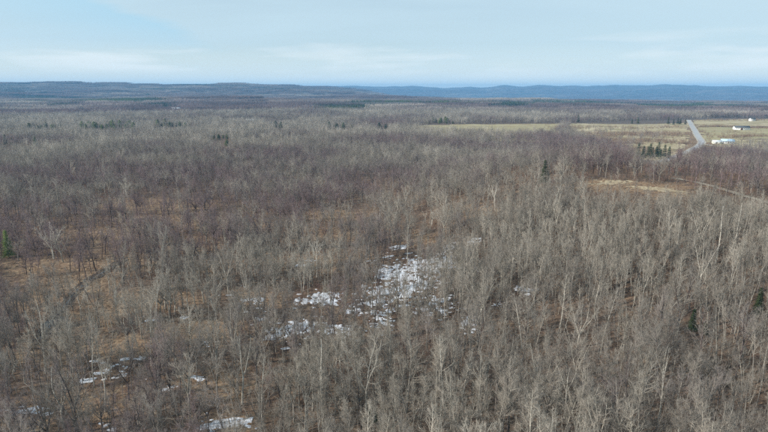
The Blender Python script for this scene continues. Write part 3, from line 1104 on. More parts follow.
big1 = (~oh1) & (rng.uniform(0, 1, len(x1)) < 0.08)
form1 = np.where(big1, np.array(SPREADS)[rng.integers(0, 2, len(x1))], form1)
tint1 = np.where(big1, rng.uniform(0.15, 0.5, len(x1)), tint1)
scl1 = np.where(big1, rng.uniform(0.85, 1.1, len(x1)), scl1)

x2, y2 = jitter_grid(MID_R, FAR_R, 43, 5.4)
dm, u2, v2, oh2, br2 = tree_density(x2, y2)
keep = rng.uniform(0, 1, len(x2)) < dm * 0.85
x2, y2, u2, v2, oh2, br2 = [q[keep] for q in (x2, y2, u2, v2, oh2, br2)]
form2 = pick_form(x2, y2, oh2, br2, rng, 0.3)
tint2 = pick_tint(x2, y2, u2, v2, oh2)
scl2 = np.clip(rng.normal(0.86, 0.17, len(x2)), 0.5, 1.3)
print('trees', len(x0), len(x1), len(x2))

# one library for all three levels of detail so that the rest of the wood is one object
LIBW = hidden_collection('wood_forms')
for lv, lib in enumerate((LIB0, LIB1, LIB2)):
    for o in sorted(lib.objects, key=lambda o: o.name):
        LIBW.objects.link(o)
names = sorted(o.name for o in LIBW.objects)
for k, (lv, lib) in enumerate(((0, LIB0), (1, LIB1), (2, LIB2))):
    for j, o in enumerate(sorted(lib.objects, key=lambda o: o.name)):
        o.name = 'wood_%d_%02d' % (lv, j)


def cat3(a, b, c):
    return np.concatenate([a, b, c])


wx = cat3(x0[rest], x1, x2); wy = cat3(y0[rest], y1, y2)
wz = H(wx, wy)
widx = cat3(form0[rest], form1 + 12, form2 + 24)
wt = cat3(tint0[rest], tint1, tint2)
ws = cat3(scl0[rest], scl1, scl2)
wr = np.concatenate([rot0[rest], rotz(len(x1), 0.045), rotz(len(x2), 0.03)])
sxy = np.concatenate([np.ones(len(rest)), np.full(len(x1), 1.05), np.full(len(x2), 1.2)])
scatter('leafless_wood', LIBW, np.stack([wx, wy, wz], 1), widx, wr, np.stack([ws * sxy, ws * sxy, ws], 1), wt,
        label='mass of grey leafless woodland stretching behind the nearest trees', category='woodland', kind='stuff')

# ------------------------------------------------------------------ far woodland, in clumps a hectare across
LIBF = hidden_collection('far_wood')
for k in range(5):
    R = np.random.default_rng(500 + k)
    G1, G2 = Geo(), Geo()
    nt = 150
    px, py = R.uniform(-52, 52, nt), R.uniform(-52, 52, nt)
    con = k == 4
    for i in range(nt):
        if con:
            t_, c_ = conifer(int(R.integers(1e6)), R.uniform(9, 15), R.uniform(4, 6), 2) if i % 3 == 0 else (None, None)
            if t_ is None:
                continue
        else:
            t_, c_ = None, Geo()
            hh = R.uniform(11, 17); wd = R.uniform(2.4, 4.6)
            nb = 26
            a = R.uniform(0, 2 * PI, nb); rr_b = np.sqrt(R.uniform(0, 1, nb)) * wd
            zt = hh * (1 - 0.35 * (rr_b / wd) ** 2) * R.uniform(0.82, 1.03, nb)
            tip = np.stack([np.cos(a) * rr_b, np.sin(a) * rr_b, zt], 1)
            bs = tip * np.array([0.35, 0.35, 0.0]) + np.stack([a * 0, a * 0, zt * R.uniform(0.3, 0.6, nb)], 1)
            c_.spikes(bs, tip, R.uniform(0.10, 0.24, nb))
            c_.spikes(np.array([[0, 0, -3.0]]), np.array([[0, 0, hh * 0.9]]), 0.22)
        for src, dst in ((t_, G1), (c_, G2)):
            if src is None:
                continue
            vv_ = np.concatenate(src.v) + np.array([px[i], py[i], 0])
            t2 = np.concatenate(src.t) if src.t else None
            q2 = np.concatenate(src.q) if src.q else None
            dst.add(vv_, t2, q2)
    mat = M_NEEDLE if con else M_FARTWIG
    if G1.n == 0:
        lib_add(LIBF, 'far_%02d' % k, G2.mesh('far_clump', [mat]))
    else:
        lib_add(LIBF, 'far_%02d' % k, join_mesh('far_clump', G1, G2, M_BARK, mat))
fx, fy = jitter_grid(FAR_R - 30, 5200, 42, 84)
gx2, gy2 = jitter_grid(5200, 11500, 41, 120)
fx = np.concatenate([fx, gx2]); fy = np.concatenate([fy, gy2])
fn = fbm(fx / 900, fy / 900, 201)
kp = (fn > 0.24) | (np.hypot(fx, fy) > 3500)
fx, fy, fn = fx[kp], fy[kp], fn[kp]
fu, fv = project(fx, fy, H(fx, fy))
cn = fbm(fx / 650, fy / 220, 211)
con_prob = sstep(0.56, 0.68, cn)
# conifer belts seen in the photograph
for cu, cv, ru, rv in ((345, 109, 36, 2.2), (505, 107, 26, 1.8), (140, 101, 30, 1.6), (160, 106, 24, 1.5), (560, 104, 60, 1.5), (690, 107, 60, 2)):
    con_prob = np.maximum(con_prob, 1.0 * (((fu - cu) / ru) ** 2 + ((fv - cv) / rv) ** 2 < 1))
fidx = np.where(rng.uniform(0, 1, len(fx)) < con_prob, 4, rng.integers(0, 4, len(fx)))
ft = np.clip(0.5 + 0.25 * sstep(3500, 5500, np.hypot(fx, fy)) + 2.3 * (fbm(fx / 700, fy / 260, 221) - 0.5) + rng.normal(0, 0.12, len(fx)), 0, 1)
fs = np.stack([np.full(len(fx), 1.0), np.full(len(fx), 1.0), rng.uniform(0.92, 1.12, len(fx))], 1)
big = np.hypot(fx, fy) > 5200
fs[big] *= np.array([1.45, 1.45, 0.75])
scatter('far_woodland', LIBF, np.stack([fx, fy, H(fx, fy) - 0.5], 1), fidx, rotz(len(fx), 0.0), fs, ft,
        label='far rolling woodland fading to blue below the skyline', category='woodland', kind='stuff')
print('far clumps', len(fx))

# ------------------------------------------------------------------ undergrowth and dead grass
LIBS = hidden_collection('brush')
for k in range(5):
    lib_add(LIBS, 'brush_%02d' % k, shrub(700 + k, (1.4, 2.0, 2.6, 1.1, 3.2)[k], (16, 16, 18, 14, 18)[k]).mesh('brush', [M_BRUSH]))
bx, by = jitter_grid(70, 600, 45, 2.1)
bd, bu, bv, boh, bbr = tree_density(bx, by)
pb = np.clip(0.30 + 0.5 * (fbm(bx / 14, by / 14, 141) - 0.42) * 2 - 0.1 * bbr, 0.05, 0.85) * np.where(boh, 0.6, 1.15)
pb = pb * (1 - 0.92 * np.clip(blob(bu, bv, CLEAR) * 1.3, 0, 1)) * np.where(open_mask(bx, by), 0.03, 1)
kp = rng.uniform(0, 1, len(bx)) < pb * 1.0
bx, by = bx[kp], by[kp]
# hedges and thickets about the fields
hx_, hy_ = [], []


def hedge(px_line, width, n):
    p = np.array([ground_at(u, v)[:2] for u, v in px_line])
    seg = np.hypot(*np.diff(p, axis=0).T); s = np.concatenate([[0], np.cumsum(seg)])
    t = rng.uniform(0, s[-1], n)
    x = np.interp(t, s, p[:, 0]) + rng.normal(0, width / 2, n)
    y = np.interp(t, s, p[:, 1]) + rng.normal(0, width / 2, n)
    k = line_dist(x, y, road_line) > 10
    return x[k], y[k]


hb = [hedge([(590, 135), (640, 135), (686, 134.5)], 46, 1200), hedge([(575, 139), (640, 141), (684, 143)], 34, 800), hedge([(560, 128.5), (600, 127), (640, 128.5), (686, 127)], 30, 350),
      hedge([(695, 121), (768, 120)], 26, 260), hedge([(560, 126), (566, 134)], 30, 200), hedge([(700, 130), (704, 140), (712, 147)], 12, 160), hedge([(720, 138), (768, 136)], 14, 240), hedge([(705, 134), (768, 134)], 90, 90), hedge([(410, 134), (560, 134)], 60, 220), hedge([(620, 149), (650, 151), (664, 156)], 28, 420), hedge([(700, 127), (735, 127)], 10, 240),
      hedge([(745, 128), (800, 128)], 14, 300), hedge([(688, 152), (700, 148.5)], 8, 100), hedge([(600, 143), (640, 143.5)], 14, 260)]
hx_ = np.concatenate([q[0] for q in hb]); hy_ = np.concatenate([q[1] for q in hb])
sxx = np.concatenate([bx, hx_]); syy = np.concatenate([by, hy_])
ss = np.concatenate([rng.uniform(0.6, 1.3, len(bx)), rng.uniform(1.1, 2.3, len(hx_))])
stn = np.clip(np.concatenate([0.5 + 1.2 * (fbm(bx / 20, by / 20, 151) - 0.5) + rng.normal(0, 0.2, len(bx)), rng.uniform(0.0, 0.55, len(hx_))]), 0, 1)
scatter('undergrowth', LIBS, np.stack([sxx, syy, H(sxx, syy) - 0.05], 1), rng.integers(0, 5, len(sxx)), rotz(len(sxx), 0.08),
        np.stack([ss, ss, ss], 1), stn, label='tangled brown undergrowth between the leafless trees', category='undergrowth', kind='stuff')
LIBG = hidden_collection('grass')
for k in range(4):
    lib_add(LIBG, 'tuft_%02d' % k, tuft(800 + k).mesh('tuft', [M_GRASS]))
tx, ty = jitter_grid(75, 340, 45, 1.25)
td, tu, tv, toh, tbr = tree_density(tx, ty)
pt = np.clip(0.10 + 0.9 * tbr + 0.7 * blob(tu, tv, CLEAR), 0, 0.95) * sstep(0.3, 0.55, fbm(tx / 9, ty / 9, 161)) * np.where(toh, 0.35, 1)
kp = rng.uniform(0, 1, len(tx)) < pt
tx, ty = tx[kp], ty[kp]
tn = np.clip(0.45 + 1.3 * (fbm(tx / 25, ty / 25, 171) - 0.5) + rng.normal(0, 0.15, len(tx)), 0, 1)
ts = rng.uniform(0.6, 1.35, len(tx))
scatter('dead_grass', LIBG, np.stack([tx, ty, H(tx, ty) - 0.03], 1), rng.integers(0, 4, len(tx)), rotz(len(tx), 0.1),
        np.stack([ts, ts, ts * 0.8], 1), tn, label='orange-brown dead grass in the open gaps of the wood', category='grass', kind='stuff')
print('brush', len(sxx), 'tufts', len(tx))

# sticks and dead branches lying about
kx, ky = jitter_grid(75, 300, 45, 2.6)
kk = rng.uniform(0, 1, len(kx)) < 0.75
kx, ky = kx[kk], ky[kk]
ka = rng.uniform(0, 2 * PI, len(kx)); kl = rng.uniform(0.8, 3.6, len(kx))
ex, ey = kx + np.cos(ka) * kl, ky + np.sin(ka) * kl
for nm, sel, mt, lab in (('fallen_sticks', np.arange(len(kx)) % 2 == 0, flat_mat('grey_stick', (0.33, 0.30, 0.26), 0.9, 0.3, 0.2), 'pale dead sticks littering the forest floor'),
                         ('rotten_sticks', np.arange(len(kx)) % 2 == 1, flat_mat('dark_stick', (0.07, 0.055, 0.045), 0.9, 0.3, 0.2), 'dark rotten sticks littering the forest floor')):
    sg = Geo()
    sg.spikes(np.stack([kx, ky, H(kx, ky) + 0.06], 1)[sel], np.stack([ex, ey, H(ex, ey) + rng.uniform(0.02, 0.7, len(kx))], 1)[sel],
              rng.uniform(0.03, 0.075, sel.sum()))
    link(nm, sg.mesh(nm, [mt]), kind='stuff', label=lab, category='sticks')

# ------------------------------------------------------------------ evergreens
CON = []
for k, (hh, wd, lv) in enumerate(((13, 6.5, 0), (12, 4.6, 0), (4.0, 2.6, 0), (12, 5.0, 1), (10, 4.4, 1))):
    tr, cr = conifer(900 + k, hh, wd, lv)
    CON.append((hh, tr.mesh('trunk', [M_BARK]), cr.mesh('crown', [M_NEEDLE])))


for k, (hh, wd) in enumerate(((9.5, 8.0), (8.0, 8.5))):
    tr, cr = conifer(950 + k, hh, wd, 1)
    V = np.concatenate(cr.v); t_ = np.clip(V[:, 2] / hh, 0, 1)
    V[:, :2] *= (0.55 + 1.5 * t_ * (1.2 - t_))[:, None]           # blunt, rounded pine outline
    cr.v = [V]
    CON.append((hh, tr.mesh('trunk', [M_BARK]), cr.mesh('crown', [M_NEEDLE])))


def evergreen(kind, u, v, scale, tint, label, group=None, dx=0.0, dy=0.0):
    x, y, _ = ground_at(u, v)
    x += dx; y += dy
    e = link('evergreen_tree', None, label=label, category='evergreen tree')
    if group:
        e['group'] = group
    e.location = (x, y, float(H(x, y)))
    e.rotation_euler = (0, 0, rng.uniform(0, 6))
    e.scale = (scale * rng.uniform(0.92, 1.08), scale * rng.uniform(0.92, 1.08), scale)
    link('trunk', CON[kind][1], e, tint=0.7)
    link('crown', CON[kind][2], e, tint=float(tint))


evergreen(0, 9, 258, 0.98, 0.08, 'bright green spruce at the left edge among bare trees')
evergreen(0, 544, 184, 0.98, 0.72, 'lone dark evergreen standing on the ridge behind the right slope')
evergreen(0, 692, 331, 0.5, 0.8, 'small dark evergreen low among the bare trees at right')
evergreen(1, 757, 318, 0.75, 0.65, 'mid green evergreen by the right edge, among bare trees')
evergreen(2, 373, 421, 0.8, 0.45, 'small green bush at the foot of the pale forked tree, bottom centre')
evergreen(2, 704, 334, 0.75, 0.7, 'low olive-green evergreen bush right of the small dark evergreen')
row = [(638, 156.5), (643, 158), (647.5, 157), (652, 158.5), (656, 157), (660, 159), (664, 158), (668.5, 158.5), (650, 155), (658, 155.5)]
row.sort()
for k, (u, v) in enumerate(row):
    lab = 'dark evergreen in the clump left of the road, ' + (ORD[k] if k < 5 else ['fifth', 'fourth', 'third', 'second'][k - 5 - (len(row) - 9)] + ' from right' if k < len(row) - 1 else 'rightmost')
    evergreen(3 + k % 2, u, v, rng.uniform(1.0, 1.3), 0.85, lab, 'evergreens in the clump by the road')
CLUMPS = [('evergreen at the left edge of the distant wood', [(6, 146), (14, 145), (36, 147)], 0.5),
          ('evergreen in the distant belt at upper left', [(24 + 4.5 * q, 129.2 + 0.9 * math.sin(q * 2.3)) for q in range(9)], 0.35),
          ('evergreen in the distant olive belt at upper left', [(82 + 3.1 * q, 128.6 + 1.1 * math.sin(q * 1.9)) for q in range(18)], 0.08),
          ('evergreen in the distant belt left of the tan field strip', [(157 + 4.0 * q, 127.2 + 0.7 * math.sin(q * 2.1)) for q in range(9)], 0.25),
          ('dark evergreen amid grey crowns at upper left', [(213, 140), (218, 140), (223, 139), (228, 139), (226, 147), (229, 134)], 0.3),
          ('small distant evergreen in the wood at upper centre', [(276, 127.5), (280, 128), (330, 129), (338, 129), (344, 129.5), (352, 129), (378, 129), (386, 129.5)], 0.7),
          ('olive-green evergreen behind the green field strip', [(426 + 3.0 * q, 123.2 + 0.4 * math.sin(q * 2.1)) for q in range(10)], 0.2),
          ('dark evergreen left of the far end of the road', [(668, 124.5), (673, 124.2), (677, 124.6), (681, 124.3), (685, 124.4)], 0.9),
          ('evergreen behind the tan field', [(578, 122.5), (632, 123.5), (638, 123.5)], 0.7)]
for lab, pts, tn in CLUMPS:
    pts = sorted(pts)
    for k, (u, v) in enumerate(pts):
        if k == 0:
            o_ = 'leftmost'
        elif k == len(pts) - 1:
            o_ = 'rightmost'
        else:
            o_ = ORD[k]
        evergreen((5 if len(pts) > 5 else 3) + k % 2, u + rng.uniform(-1.3, 1.3), v + rng.uniform(-0.7, 0.5), rng.uniform(0.7, 1.7) * (0.7 if tn == 0.3 else 1.0) if len(pts) > 5 else rng.uniform(1.0, 1.4), np.clip(tn + rng.normal(0, .08), 0, 1), lab + ', ' + o_, lab + 's')

# bare trees about the farm
FARM = [(716, 149, 7, 0.95, 0.75, 'dark bare tree in front of the white house'), (741, 144, 8, 1.0, 1.0, 'dark bare tree at the right end of the white house'),
        (747, 145, 7, 0.85, 0.9, 'low spreading bare tree second right of the white house'), (752, 145.5, 8, 0.8, 0.8, 'purplish bare tree furthest right of the white house'),
        (669, 124, 4, 0.6, 1.0, 'bare tree among dark evergreens by the far road'), (695, 122.5, 5, 0.7, 0.9, 'bare tree right of the far end of the road')]
M1 = sorted(LIB1.objects, key=lambda o: o.name)
for (u, v, fm, tn, sc, lab) in FARM:
    x, y, z = ground_at(u, v)
    place_tree(fm, (x, y, z), (0, 0, rng.uniform(0, 6)), sc, tn, tn, lab)

# ------------------------------------------------------------------ snow
M_SNOW, s_, sb_ = new_mat('snow_surface')
sp_ = s_.n('ShaderNodeNewGeometry').outputs['Position']
sn = s_.noise(sp_, 1.6, 5.0, 0.65)
s_.t.links.new(s_.ramp(sn, [(0.3, (0.42, 0.43, 0.46)), (0.62, (0.68, 0.69, 0.73))]), sb_.inputs['Base Color'])
sb_.inputs['Roughness'].default_value = 0.65
s_.t.links.new(s_.n('ShaderNodeBump', {'Height': sn, 'Strength': 0.5, 'Distance': 0.15}).outputs[0], sb_.inputs['Normal'])


def snow_patch(u, v, ru, rv, slant, cover, seed, label, group='old snow patches between the trees'):
    cx, cy_, _ = ground_at(u, v)
    xr = abs(ground_at(u + ru, v)[0] - cx)
    yr = abs(ground_at(u, v - rv)[1] - ground_at(u, v + rv)[1]) / 2
    step = 0.2 if cy_ < 180 else 0.36
    m = 1.25
    xs = np.arange(-xr * m, xr * m, step); ys = np.arange(-yr * m, yr * m, step)
    X, Y = np.meshgrid(xs, ys, indexing='ij')
    xn, yn = X / xr, Y / yr
    yn = (yn + slant * xn) / max(0.35, 1 - 0.8 * abs(slant))
    wx_, wy_ = X + cx, Y + cy_
    xn = xn + 0.7 * (fbm(wx_ / 5, wy_ / 5, seed + 5) - 0.5); yn = yn + 0.7 * (fbm(wx_ / 5, wy_ / 5, seed + 6) - 0.5)
    e = 1 - (xn ** 2 + yn ** 2)
    n = 0.42 * fbm(wx_ / 4.2, wy_ / 3.2, seed, 3) + 0.58 * fbm(wx_ / 1.0, wy_ / 1.6, seed + 9, 3)
    fld = (n - (1.075 - cover)) * 6.5 + np.minimum(e, 0.2) * 0.75 - 0.05
    d_, _, _, _, _ = tree_density(wx_.ravel(), wy_.ravel())
    Z = H(wx_, wy_) + np.clip(fld, -0.2, 0.6) * 0.3
    idx = np.arange(X.size).reshape(X.shape)
    mx = np.maximum.reduce([fld[:-1, :-1], fld[1:, :-1], fld[:-1, 1:], fld[1:, 1:]])
    q = np.stack([idx[:-1, :-1], idx[1:, :-1], idx[1:, 1:], idx[:-1, 1:]], -1)[mx > 0]
    if len(q) == 0:
        print('no snow', label); return
    used, inv = np.unique(q, return_inverse=True)
    V = np.stack([wx_, wy_, Z], -1).reshape(-1, 3)[used]
    me = make_mesh('snow_patch', V, None, inv.reshape(-1, 4), [M_SNOW], True)
    link('snow_patch', me, label=label, category='snow', group=group)


SNOW = [
    (416, 267, 34, 10, -0.4, 0.62, 'large broken snow drift, upper part of the biggest snowfield at centre'),
    (402, 287, 34, 12, -0.4, 0.60, 'large broken snow drift in the middle of the biggest snowfield'),
    (374, 307, 22, 8, -0.3, 0.54, 'broken snow at the lower left of the biggest snowfield'),
    (384, 321, 9, 8, 0.0, 0.56, 'small upright snow patch just below the biggest snowfield'),
    (438, 305, 22, 8, 0.0, 0.50, 'thin snow at the lower right of the biggest snowfield'),
    (440, 262, 20, 4, -0.5, 0.56, 'slanting snow streak up and right of the biggest snowfield'),
    (319, 299, 19, 6, -0.2, 0.60, 'bright snow patch left of the biggest snowfield'),
    (284, 331, 17, 7, -0.3, 0.62, 'snow patch at the lower left of the central snow, above tall pale trees'),
    (312, 327, 13, 6, 0.2, 0.56, 'snow patch right beside the lower left one, at centre'),
    (345, 330, 17, 6, 0.0, 0.48, 'thin scattered snow below the bright left snow patch'),
    (306, 263, 8, 3, -0.4, 0.60, 'small snow streak in brown brush left of centre'),
    (400, 247, 9, 2.2, 0.0, 0.60, 'thin snow streak above the biggest snowfield'),
    (450, 246, 6, 3.5, -0.3, 0.62, 'small bright snow spot up the slope right of centre'),
    (474, 241, 8, 3.5, -0.4, 0.54, 'faint snow crumbs highest up the slope at centre right'),
    (246, 302, 15, 6, -0.4, 0.52, 'greyish snow patch in brush, left of the central snow'),
    (150, 319, 9, 3.5, 0.2, 0.56, 'snow crumbs left of centre beside dark-trunked trees'),
    (184, 318, 5, 2, 0, 0.58, 'tiny snow crumb right of the dark-trunked trees'),
    (110, 372, 16, 10, -0.5, 0.52, 'scattered snow beside the bent pale tree at lower left'),
    (86, 380, 9, 3.5, -0.8, 0.56, 'slanting broken snow streak at the lower left'),
    (139, 357, 12, 4, 0.2, 0.54, 'thin snow streak behind grey trees at lower left'),
    (170, 388, 7, 4, -0.6, 0.58, 'small snow patch left of the tall close-set grey tree'),
    (198, 378, 5, 3, -0.6, 0.56, 'tiny snow patch right of the tall close-set grey tree'),
    (35, 410, 14, 5, 0.1, 0.62, 'long snow streak near the bottom left corner'),
    (10, 412, 9, 4, -0.5, 0.56, 'snow patch at the left edge in the bottom corner'),
    (108, 425, 6, 4, -0.7, 0.58, 'small snow spots by the bottom edge at left'),
    (225, 424, 25, 5, -0.55, 0.72, 'bright long snow streak at the bottom edge left of centre'),
    (470, 325, 7, 7, 0, 0.55, 'small snow patch right of and below the biggest snowfield'),
    (526, 289, 10, 4, 0, 0.54, 'small snow patch alone among the trees of the right slope'),
    (211, 344, 8, 3, 0.2, 0.56, 'thin snow streak left of the central snow near grey trees'),
    (262, 318, 6, 2.5, 0.2, 0.56, 'tiny snow streak between the central snow and left trees'),
    (500, 305, 6, 2.5, 0.1, 0.55, 'faint snow crumb on the right slope, right of the biggest snowfield'),
]
SNOW = [(u, v, ru * (0.85 if u < 240 else 1.0), rv * (0.65 if u < 220 else 1.0), sl, cov - (0.01 if u > 370 and u < 450 else 0.0), lab) for u, v, ru, rv, sl, cov, lab in SNOW]
for k, (u, v, ru, rv, sl, cov, lab) in enumerate(SNOW):
    snow_patch(u, v, ru, rv, sl, cov, 300 + k, lab)

# crumbs of snow too many to count
cg = Geo()
cr_ = np.random.default_rng(77)
for (u, v, ru, rv, sl, cov, lab) in SNOW:
    n_ = int(np.clip(ru * rv * 0.32, 5, 110))
    for q in range(n_):
        du = cr_.normal(0, 0.75) * ru; dv = -sl * du / ru * rv + cr_.normal(0, 0.8) * rv
        x_, y_, _ = ground_at(u + du, min(v + dv, 445), 14)
        rad = abs(cr_.normal(0, 0.42)) + 0.14
        m_ = 7
        a_ = np.arange(m_) / m_ * 2 * PI + cr_.uniform(0, 6)
        k_ = rad * cr_.uniform(0.55, 1.3, m_)
        asp = cr_.uniform(0.9, 1.9)
        px_, py_ = x_ + np.cos(a_) * k_ * asp, y_ + np.sin(a_) * k_
        V_ = np.concatenate([np.stack([px_, py_, H(px_, py_) - 0.02], 1), [[x_, y_, float(H(x_, y_)) + 0.08 + 0.08 * rad]]])
        cg.add(V_, t=[(i, (i + 1) % m_, m_) for i in range(m_)])
link('snow_crumbs', cg.mesh('snow_crumbs', [M_SNOW]), kind='stuff', label='loose white snow crumbs scattered round the snow patches', category='snow')

# ------------------------------------------------------------------ stream and pool in the brown clearing
M_WATER, wt_, wb_ = new_mat('dark_water')
wb_.inputs['Base Color'].default_value = (0.018, 0.02, 0.022, 1)
wb_.inputs['Roughness'].default_value = 0.06
wb_.inputs['Specular IOR Level'].default_value = 0.5
M_MUD = flat_mat('wet_mud', (0.035, 0.026, 0.021), 0.95, 0.3, 0.6)
sline = smooth_line([ground_at(u, v)[:2] for u, v in ((121, 260), (113, 266.5), (100, 274), (88, 281), (76, 290), (66, 305), (55, 316), (46, 330), (40, 345))], 2)
strip('stream_bank', sline, 4.4, M_MUD, 0.03, 1.2, 0.45, kind='structure')
strip('stream', sline, 0.45, M_WATER, 0.06, 1.2, 0.5, kind='structure')


def pool(u, v, ru, rv, seed):
    cx, cy_, cz = ground_at(u, v)
    xr = abs(ground_at(u + ru, v)[0] - cx); yr = abs(ground_at(u, v - rv)[1] - ground_at(u, v + rv)[1]) / 2
    a = np.linspace(0, 2 * PI, 29)[:-1]
    k = 0.75 + 0.5 * vnoise(np.cos(a) * 1.7 + 9, np.sin(a) * 1.7 + 9, seed)
    V = [(cx, cy_, cz + 0.12)] + [(cx + math.cos(t) * xr * f, cy_ + math.sin(t) * yr * f, cz + 0.12) for t, f in zip(a, k)]
    t = [(0, 1 + i, 1 + (i + 1) % 28) for i in range(28)]
    link('pool', make_mesh('pool', V, t, None, [M_WATER]), kind='structure')


pool(53, 323, 7, 6, 3)
pool(42, 338, 3.5, 3, 4)

# ------------------------------------------------------------------ fallen trunks
M_LOG = flat_mat('weathered_log', (0.24, 0.215, 0.185), 0.9, 0.3, 1.2)
M_LOGD = flat_mat('rotten_log', (0.075, 0.062, 0.052), 0.9, 0.3, 1.2)


def fallen_log(u1, v1, u2, v2, r, mat, label):
    p = np.array(ground_at(u1, v1)); q = np.array(ground_at(u2, v2))
    t = np.linspace(0, 1, 8)
    X = p[0] + (q[0] - p[0]) * t; Y = p[1] + (q[1] - p[1]) * t
    Z = H(X, Y) + r * 0.75 + 0.05 * np.sin(t * 5)
    e = link('fallen_log', None, label=label, category='log')
    e.location = p
    G = Geo()
    pts = np.stack([X, Y, Z], 1) - p
    G.tube(pts, r * np.linspace(1, 0.55, 8), 7)
    link('stem', G.mesh('stem', [mat]), e)
    R = np.random.default_rng(int(u1 * 7 + v1))
    for k in range(3):
        f = R.uniform(0.4, 0.95)
        c, d_ = sample(pts, f)
        G2 = Geo()
        bd = d_ * 0.6 + np.array([R.normal() * 0.5, R.normal() * 0.5, 0.7])
        L = R.uniform(0.8, 2.2)
        G2.tube(path(c, bd, L, 3, 0.15, 0.0, R), r * 0.35 * np.linspace(1, 0.3, 4), 5)
        link('branch_stub', G2.mesh('branch_stub', [mat]), e)


fallen_log(150, 244, 182, 244.5, 0.38, M_LOGD, 'long dark fallen log lying level in the brown clearing at left')
fallen_log(155, 419, 184, 419, 0.09, M_LOG, 'thin pale fallen pole lying level near the bottom, left of the snow streak')
fallen_log(128, 260, 112, 268, 0.3, M_LOGD, 'dark fallen log beside the narrow stream at left')
fallen_log(30, 348, 58, 352, 0.24, M_LOGD, 'dark fallen log below the small blue pool')
fallen_log(205, 344, 190, 352, 0.2, M_LOG, 'pale fallen log in brush by the thin snow streak, left of centre')
fallen_log(330, 246, 345, 250, 0.28, M_LOG, 'pale fallen log in the brown gap above the central snow')
fallen_log(598, 424, 618, 428, 0.2, M_LOG, 'pale fallen log by the bottom edge at right')
fallen_log(676, 418, 690, 430, 0.2, M_LOG, 'slanting pale fallen log near the bottom right corner')
fallen_log(440, 392, 452, 398, 0.18, M_LOG, 'pale fallen log in shade near the bottom, right of centre')

# ------------------------------------------------------------------ farm buildings
def gable(parent, wx, dy, hw, hr, m_wall, m_roof, ox=0.0, oy=0.0, over=0.5, eave_front=True):
    """walls with gable ends along x, and a two-sided roof with thickness"""
    g_ = Geo()
    x0_, x1_, y0_, y1_ = ox - wx / 2, ox + wx / 2, oy - dy / 2, oy + dy / 2
    V = [(x0_, y0_, -0.6), (x1_, y0_, -0.6), (x1_, y1_, -0.6), (x0_, y1_, -0.6), (x0_, y0_, hw), (x1_, y0_, hw), (x1_, y1_, hw), (x0_, y1_, hw),
         (x0_, oy, hw + hr), (x1_, oy, hw + hr)]
    g_.add(V, t=[(0 + 4, 8, 7), (5, 6, 9)], q=[(0, 1, 5, 4), (2, 3, 7, 6), (1, 2, 6, 5), (3, 0, 4, 7)])
    link('wall', g_.mesh('wall', [m_wall]), parent)
    r_ = Geo()
    k = hr / (dy / 2)
    xa, xb = x0_ - over, x1_ + over
    ya, yb = y0_ - over, y1_ + over
    ze = hw - over * k + 0.05
    th = 0.22
    for (ye) in (ya, yb):
        V = [(xa, ye, ze), (xb, ye, ze), (xb, oy, hw + hr + 0.05), (xa, oy, hw + hr + 0.05),
             (xa, ye, ze + th), (xb, ye, ze + th), (xb, oy, hw + hr + 0.05 + th), (xa, oy, hw + hr + 0.05 + th)]
        r_.add(V, q=[(0, 1, 2, 3), (4, 5, 6, 7), (0, 1, 5, 4), (1, 2, 6, 5), (3, 0, 4, 7)])
    return link('roof', r_.mesh('roof', [m_roof]), parent)


def window(parent, x, y, z, w_, h_):
    g_ = Geo()
    for (a, b, c, e) in ((-w_ / 2 - .12, w_ / 2 + .12, h_ / 2, h_ / 2 + .12), (-w_ / 2 - .12, w_ / 2 + .12, -h_ / 2 - .12, -h_ / 2),
                         (-w_ / 2 - .12, -w_ / 2, -h_ / 2, h_ / 2), (w_ / 2, w_ / 2 + .12, -h_ / 2, h_ / 2), (-.04, .04, -h_ / 2, h_ / 2)):
        g_.box(x + a, x + b, y - 0.07, y + 0.02, z + c, z + e)
    f = link('window', g_.mesh('window', [M_WHITE]), parent)
    p = Geo(); p.box(x - w_ / 2, x + w_ / 2, y - 0.03, y + 0.015, z - h_ / 2, z + h_ / 2)
    link('pane', p.mesh('pane', [M_GLASS]), f)


def slab(name, parent, x0_, x1_, y0_, y1_, z0_, z1_, mat):
    p = Geo(); p.box(x0_, x1_, y0_, y1_, z0_, z1_)
    return link(name, p.mesh(name, [mat]), parent)


x, y, z = ground_at(727, 143.3)
hs = link('white_house', None, label='long white house with pale blue roof beside the road', category='house')
hs.location = (x, y, z + 0.2); hs.rotation_euler = (0, 0, math.radians(-14))
rf = gable(hs, 15, 8.5, 3.0, 2.3, M_WHITE, M_ROOF_BLUE)
slab('chimney', rf, 2.6, 3.4, 0.8, 1.6, 3.6, 6.2, M_CONCRETE)
for wx_ in (-5.6, -2.9, 2.4, 5.6):
    window(hs, wx_, -4.25, 1.6, 1.3, 1.2)
dr = slab('door', hs, -0.6, 0.5, -4.33, -4.2, 0.05, 2.15, M_DOOR)
slab('handle', dr, 0.3, 0.38, -4.40, -4.33, 1.0, 1.12, M_CONCRETE)
slab('step', hs, -1.0, 0.9, -5.4, -4.26, -0.6, 0.03, M_CONCRETE)
x, y, z = ground_at(716.5, 143.6)
gs = link('garage', None, label='low cream garage standing left of the white house', category='garage')
gs.location = (x, y, z + 0.2); gs.rotation_euler = (0, 0, math.radians(-14))
gable(gs, 10.5, 8, 2.6, 1.5, M_CREAM, M_ROOF_LIGHT)
for wx_ in (-2.4, 2.0):
    slab('garage_door', gs, wx_ - 1.6, wx_ + 1.6, -4.08, -3.95, 0.0, 2.2, M_WHITE)
x, y, z = ground_at(741, 129.8)
bn = link('barn', None, label='long white barn with dark roof at the back of the green field', category='barn')
bn.location = (x, y, z + 0.2); bn.rotation_euler = (0, 0, math.radians(-10))
gable(bn, 24, 11, 4.0, 2.6, M_WHITE, M_ROOF_DARK)
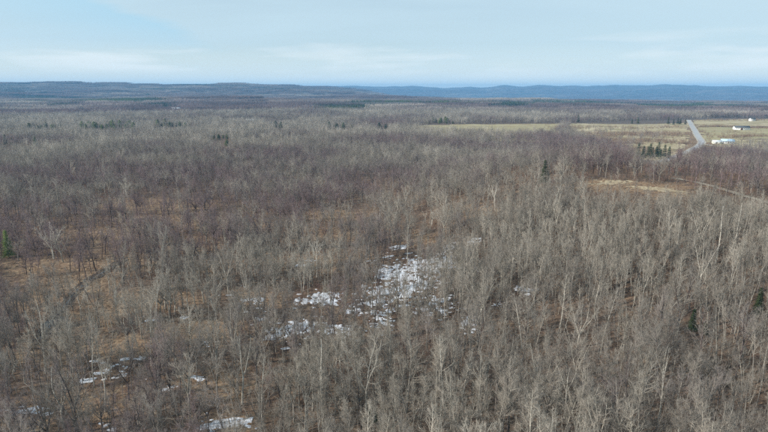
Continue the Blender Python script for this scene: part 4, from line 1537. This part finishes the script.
for wx_ in (-9, -6, 3, 6, 9):
    window(bn, wx_, -5.5, 2.2, 1.3, 1.1)
slab('barn_door', bn, -3.2, 0.6, -5.62, -5.45, 0.0, 3.4, M_DOOR)
x, y, z = ground_at(752, 121)
fb = link('farmhouse', None, label='small far white farmhouse at upper right beyond the fields', category='house')
fb.location = (x, y, z + 0.2); fb.rotation_euler = (0, 0, 0.3)
gable(fb, 13, 7, 4.4, 2.2, M_WHITE, M_ROOF_DARK)
for wx_ in (-5, -1.8, 1.8, 5):
    window(fb, wx_, -3.5, 1.5, 1.2, 1.2)
    window(fb, wx_, -3.5, 3.6, 1.2, 1.2)
x, y, z = ground_at(176, 110.2)
w1 = link('far_shed', None, label='tiny bright white roofed building far off at upper left', category='building')
w1.location = (x, y, z + 0.2)
gable(w1, 28, 14, 5, 3, M_WHITE, M_ROOF_LIGHT)
for u, lab in ((249, 'white house at the right end of the distant tan field strip'), (254, 'pale house rightmost by the distant tan field strip')):
    x, y, z = ground_at(u, 122.2)
    w2 = link('distant_house', None, label=lab, category='house')
    w2.location = (x, y, z + 0.2); w2.rotation_euler = (0, 0, rng.uniform(-.5, .5))
    gable(w2, 12, 8, 4, 2.5, M_WHITE, M_ROOF_LIGHT)
    for wx_ in (-3.5, 0, 3.5):
        window(w2, wx_, -4.0, 2.0, 1.3, 1.2)

# ------------------------------------------------------------------ haze over the whole country
M_HAZE = bpy.data.materials.new('haze_air')
M_HAZE.use_nodes = True
hz = NT(M_HAZE.node_tree)
ho = hz.n('ShaderNodeOutputMaterial')
pv = hz.n('ShaderNodeVolumePrincipled', {'Color': (0.26, 0.60, 1.0, 1), 'Density': 9.0e-5, 'Anisotropy': 0.0})
hz.t.links.new(pv.outputs[0], ho.inputs['Volume'])
hb_ = Geo(); hb_.box(-15200, 15200, -15200, 15200, GZ.min() - 1.5, GZ.max() + 24)
link('haze', hb_.mesh('haze', [M_HAZE]), kind='stuff', label='thin blue haze over the distant hills', category='haze')
print('min/max ground', GZ.min(), GZ.max())
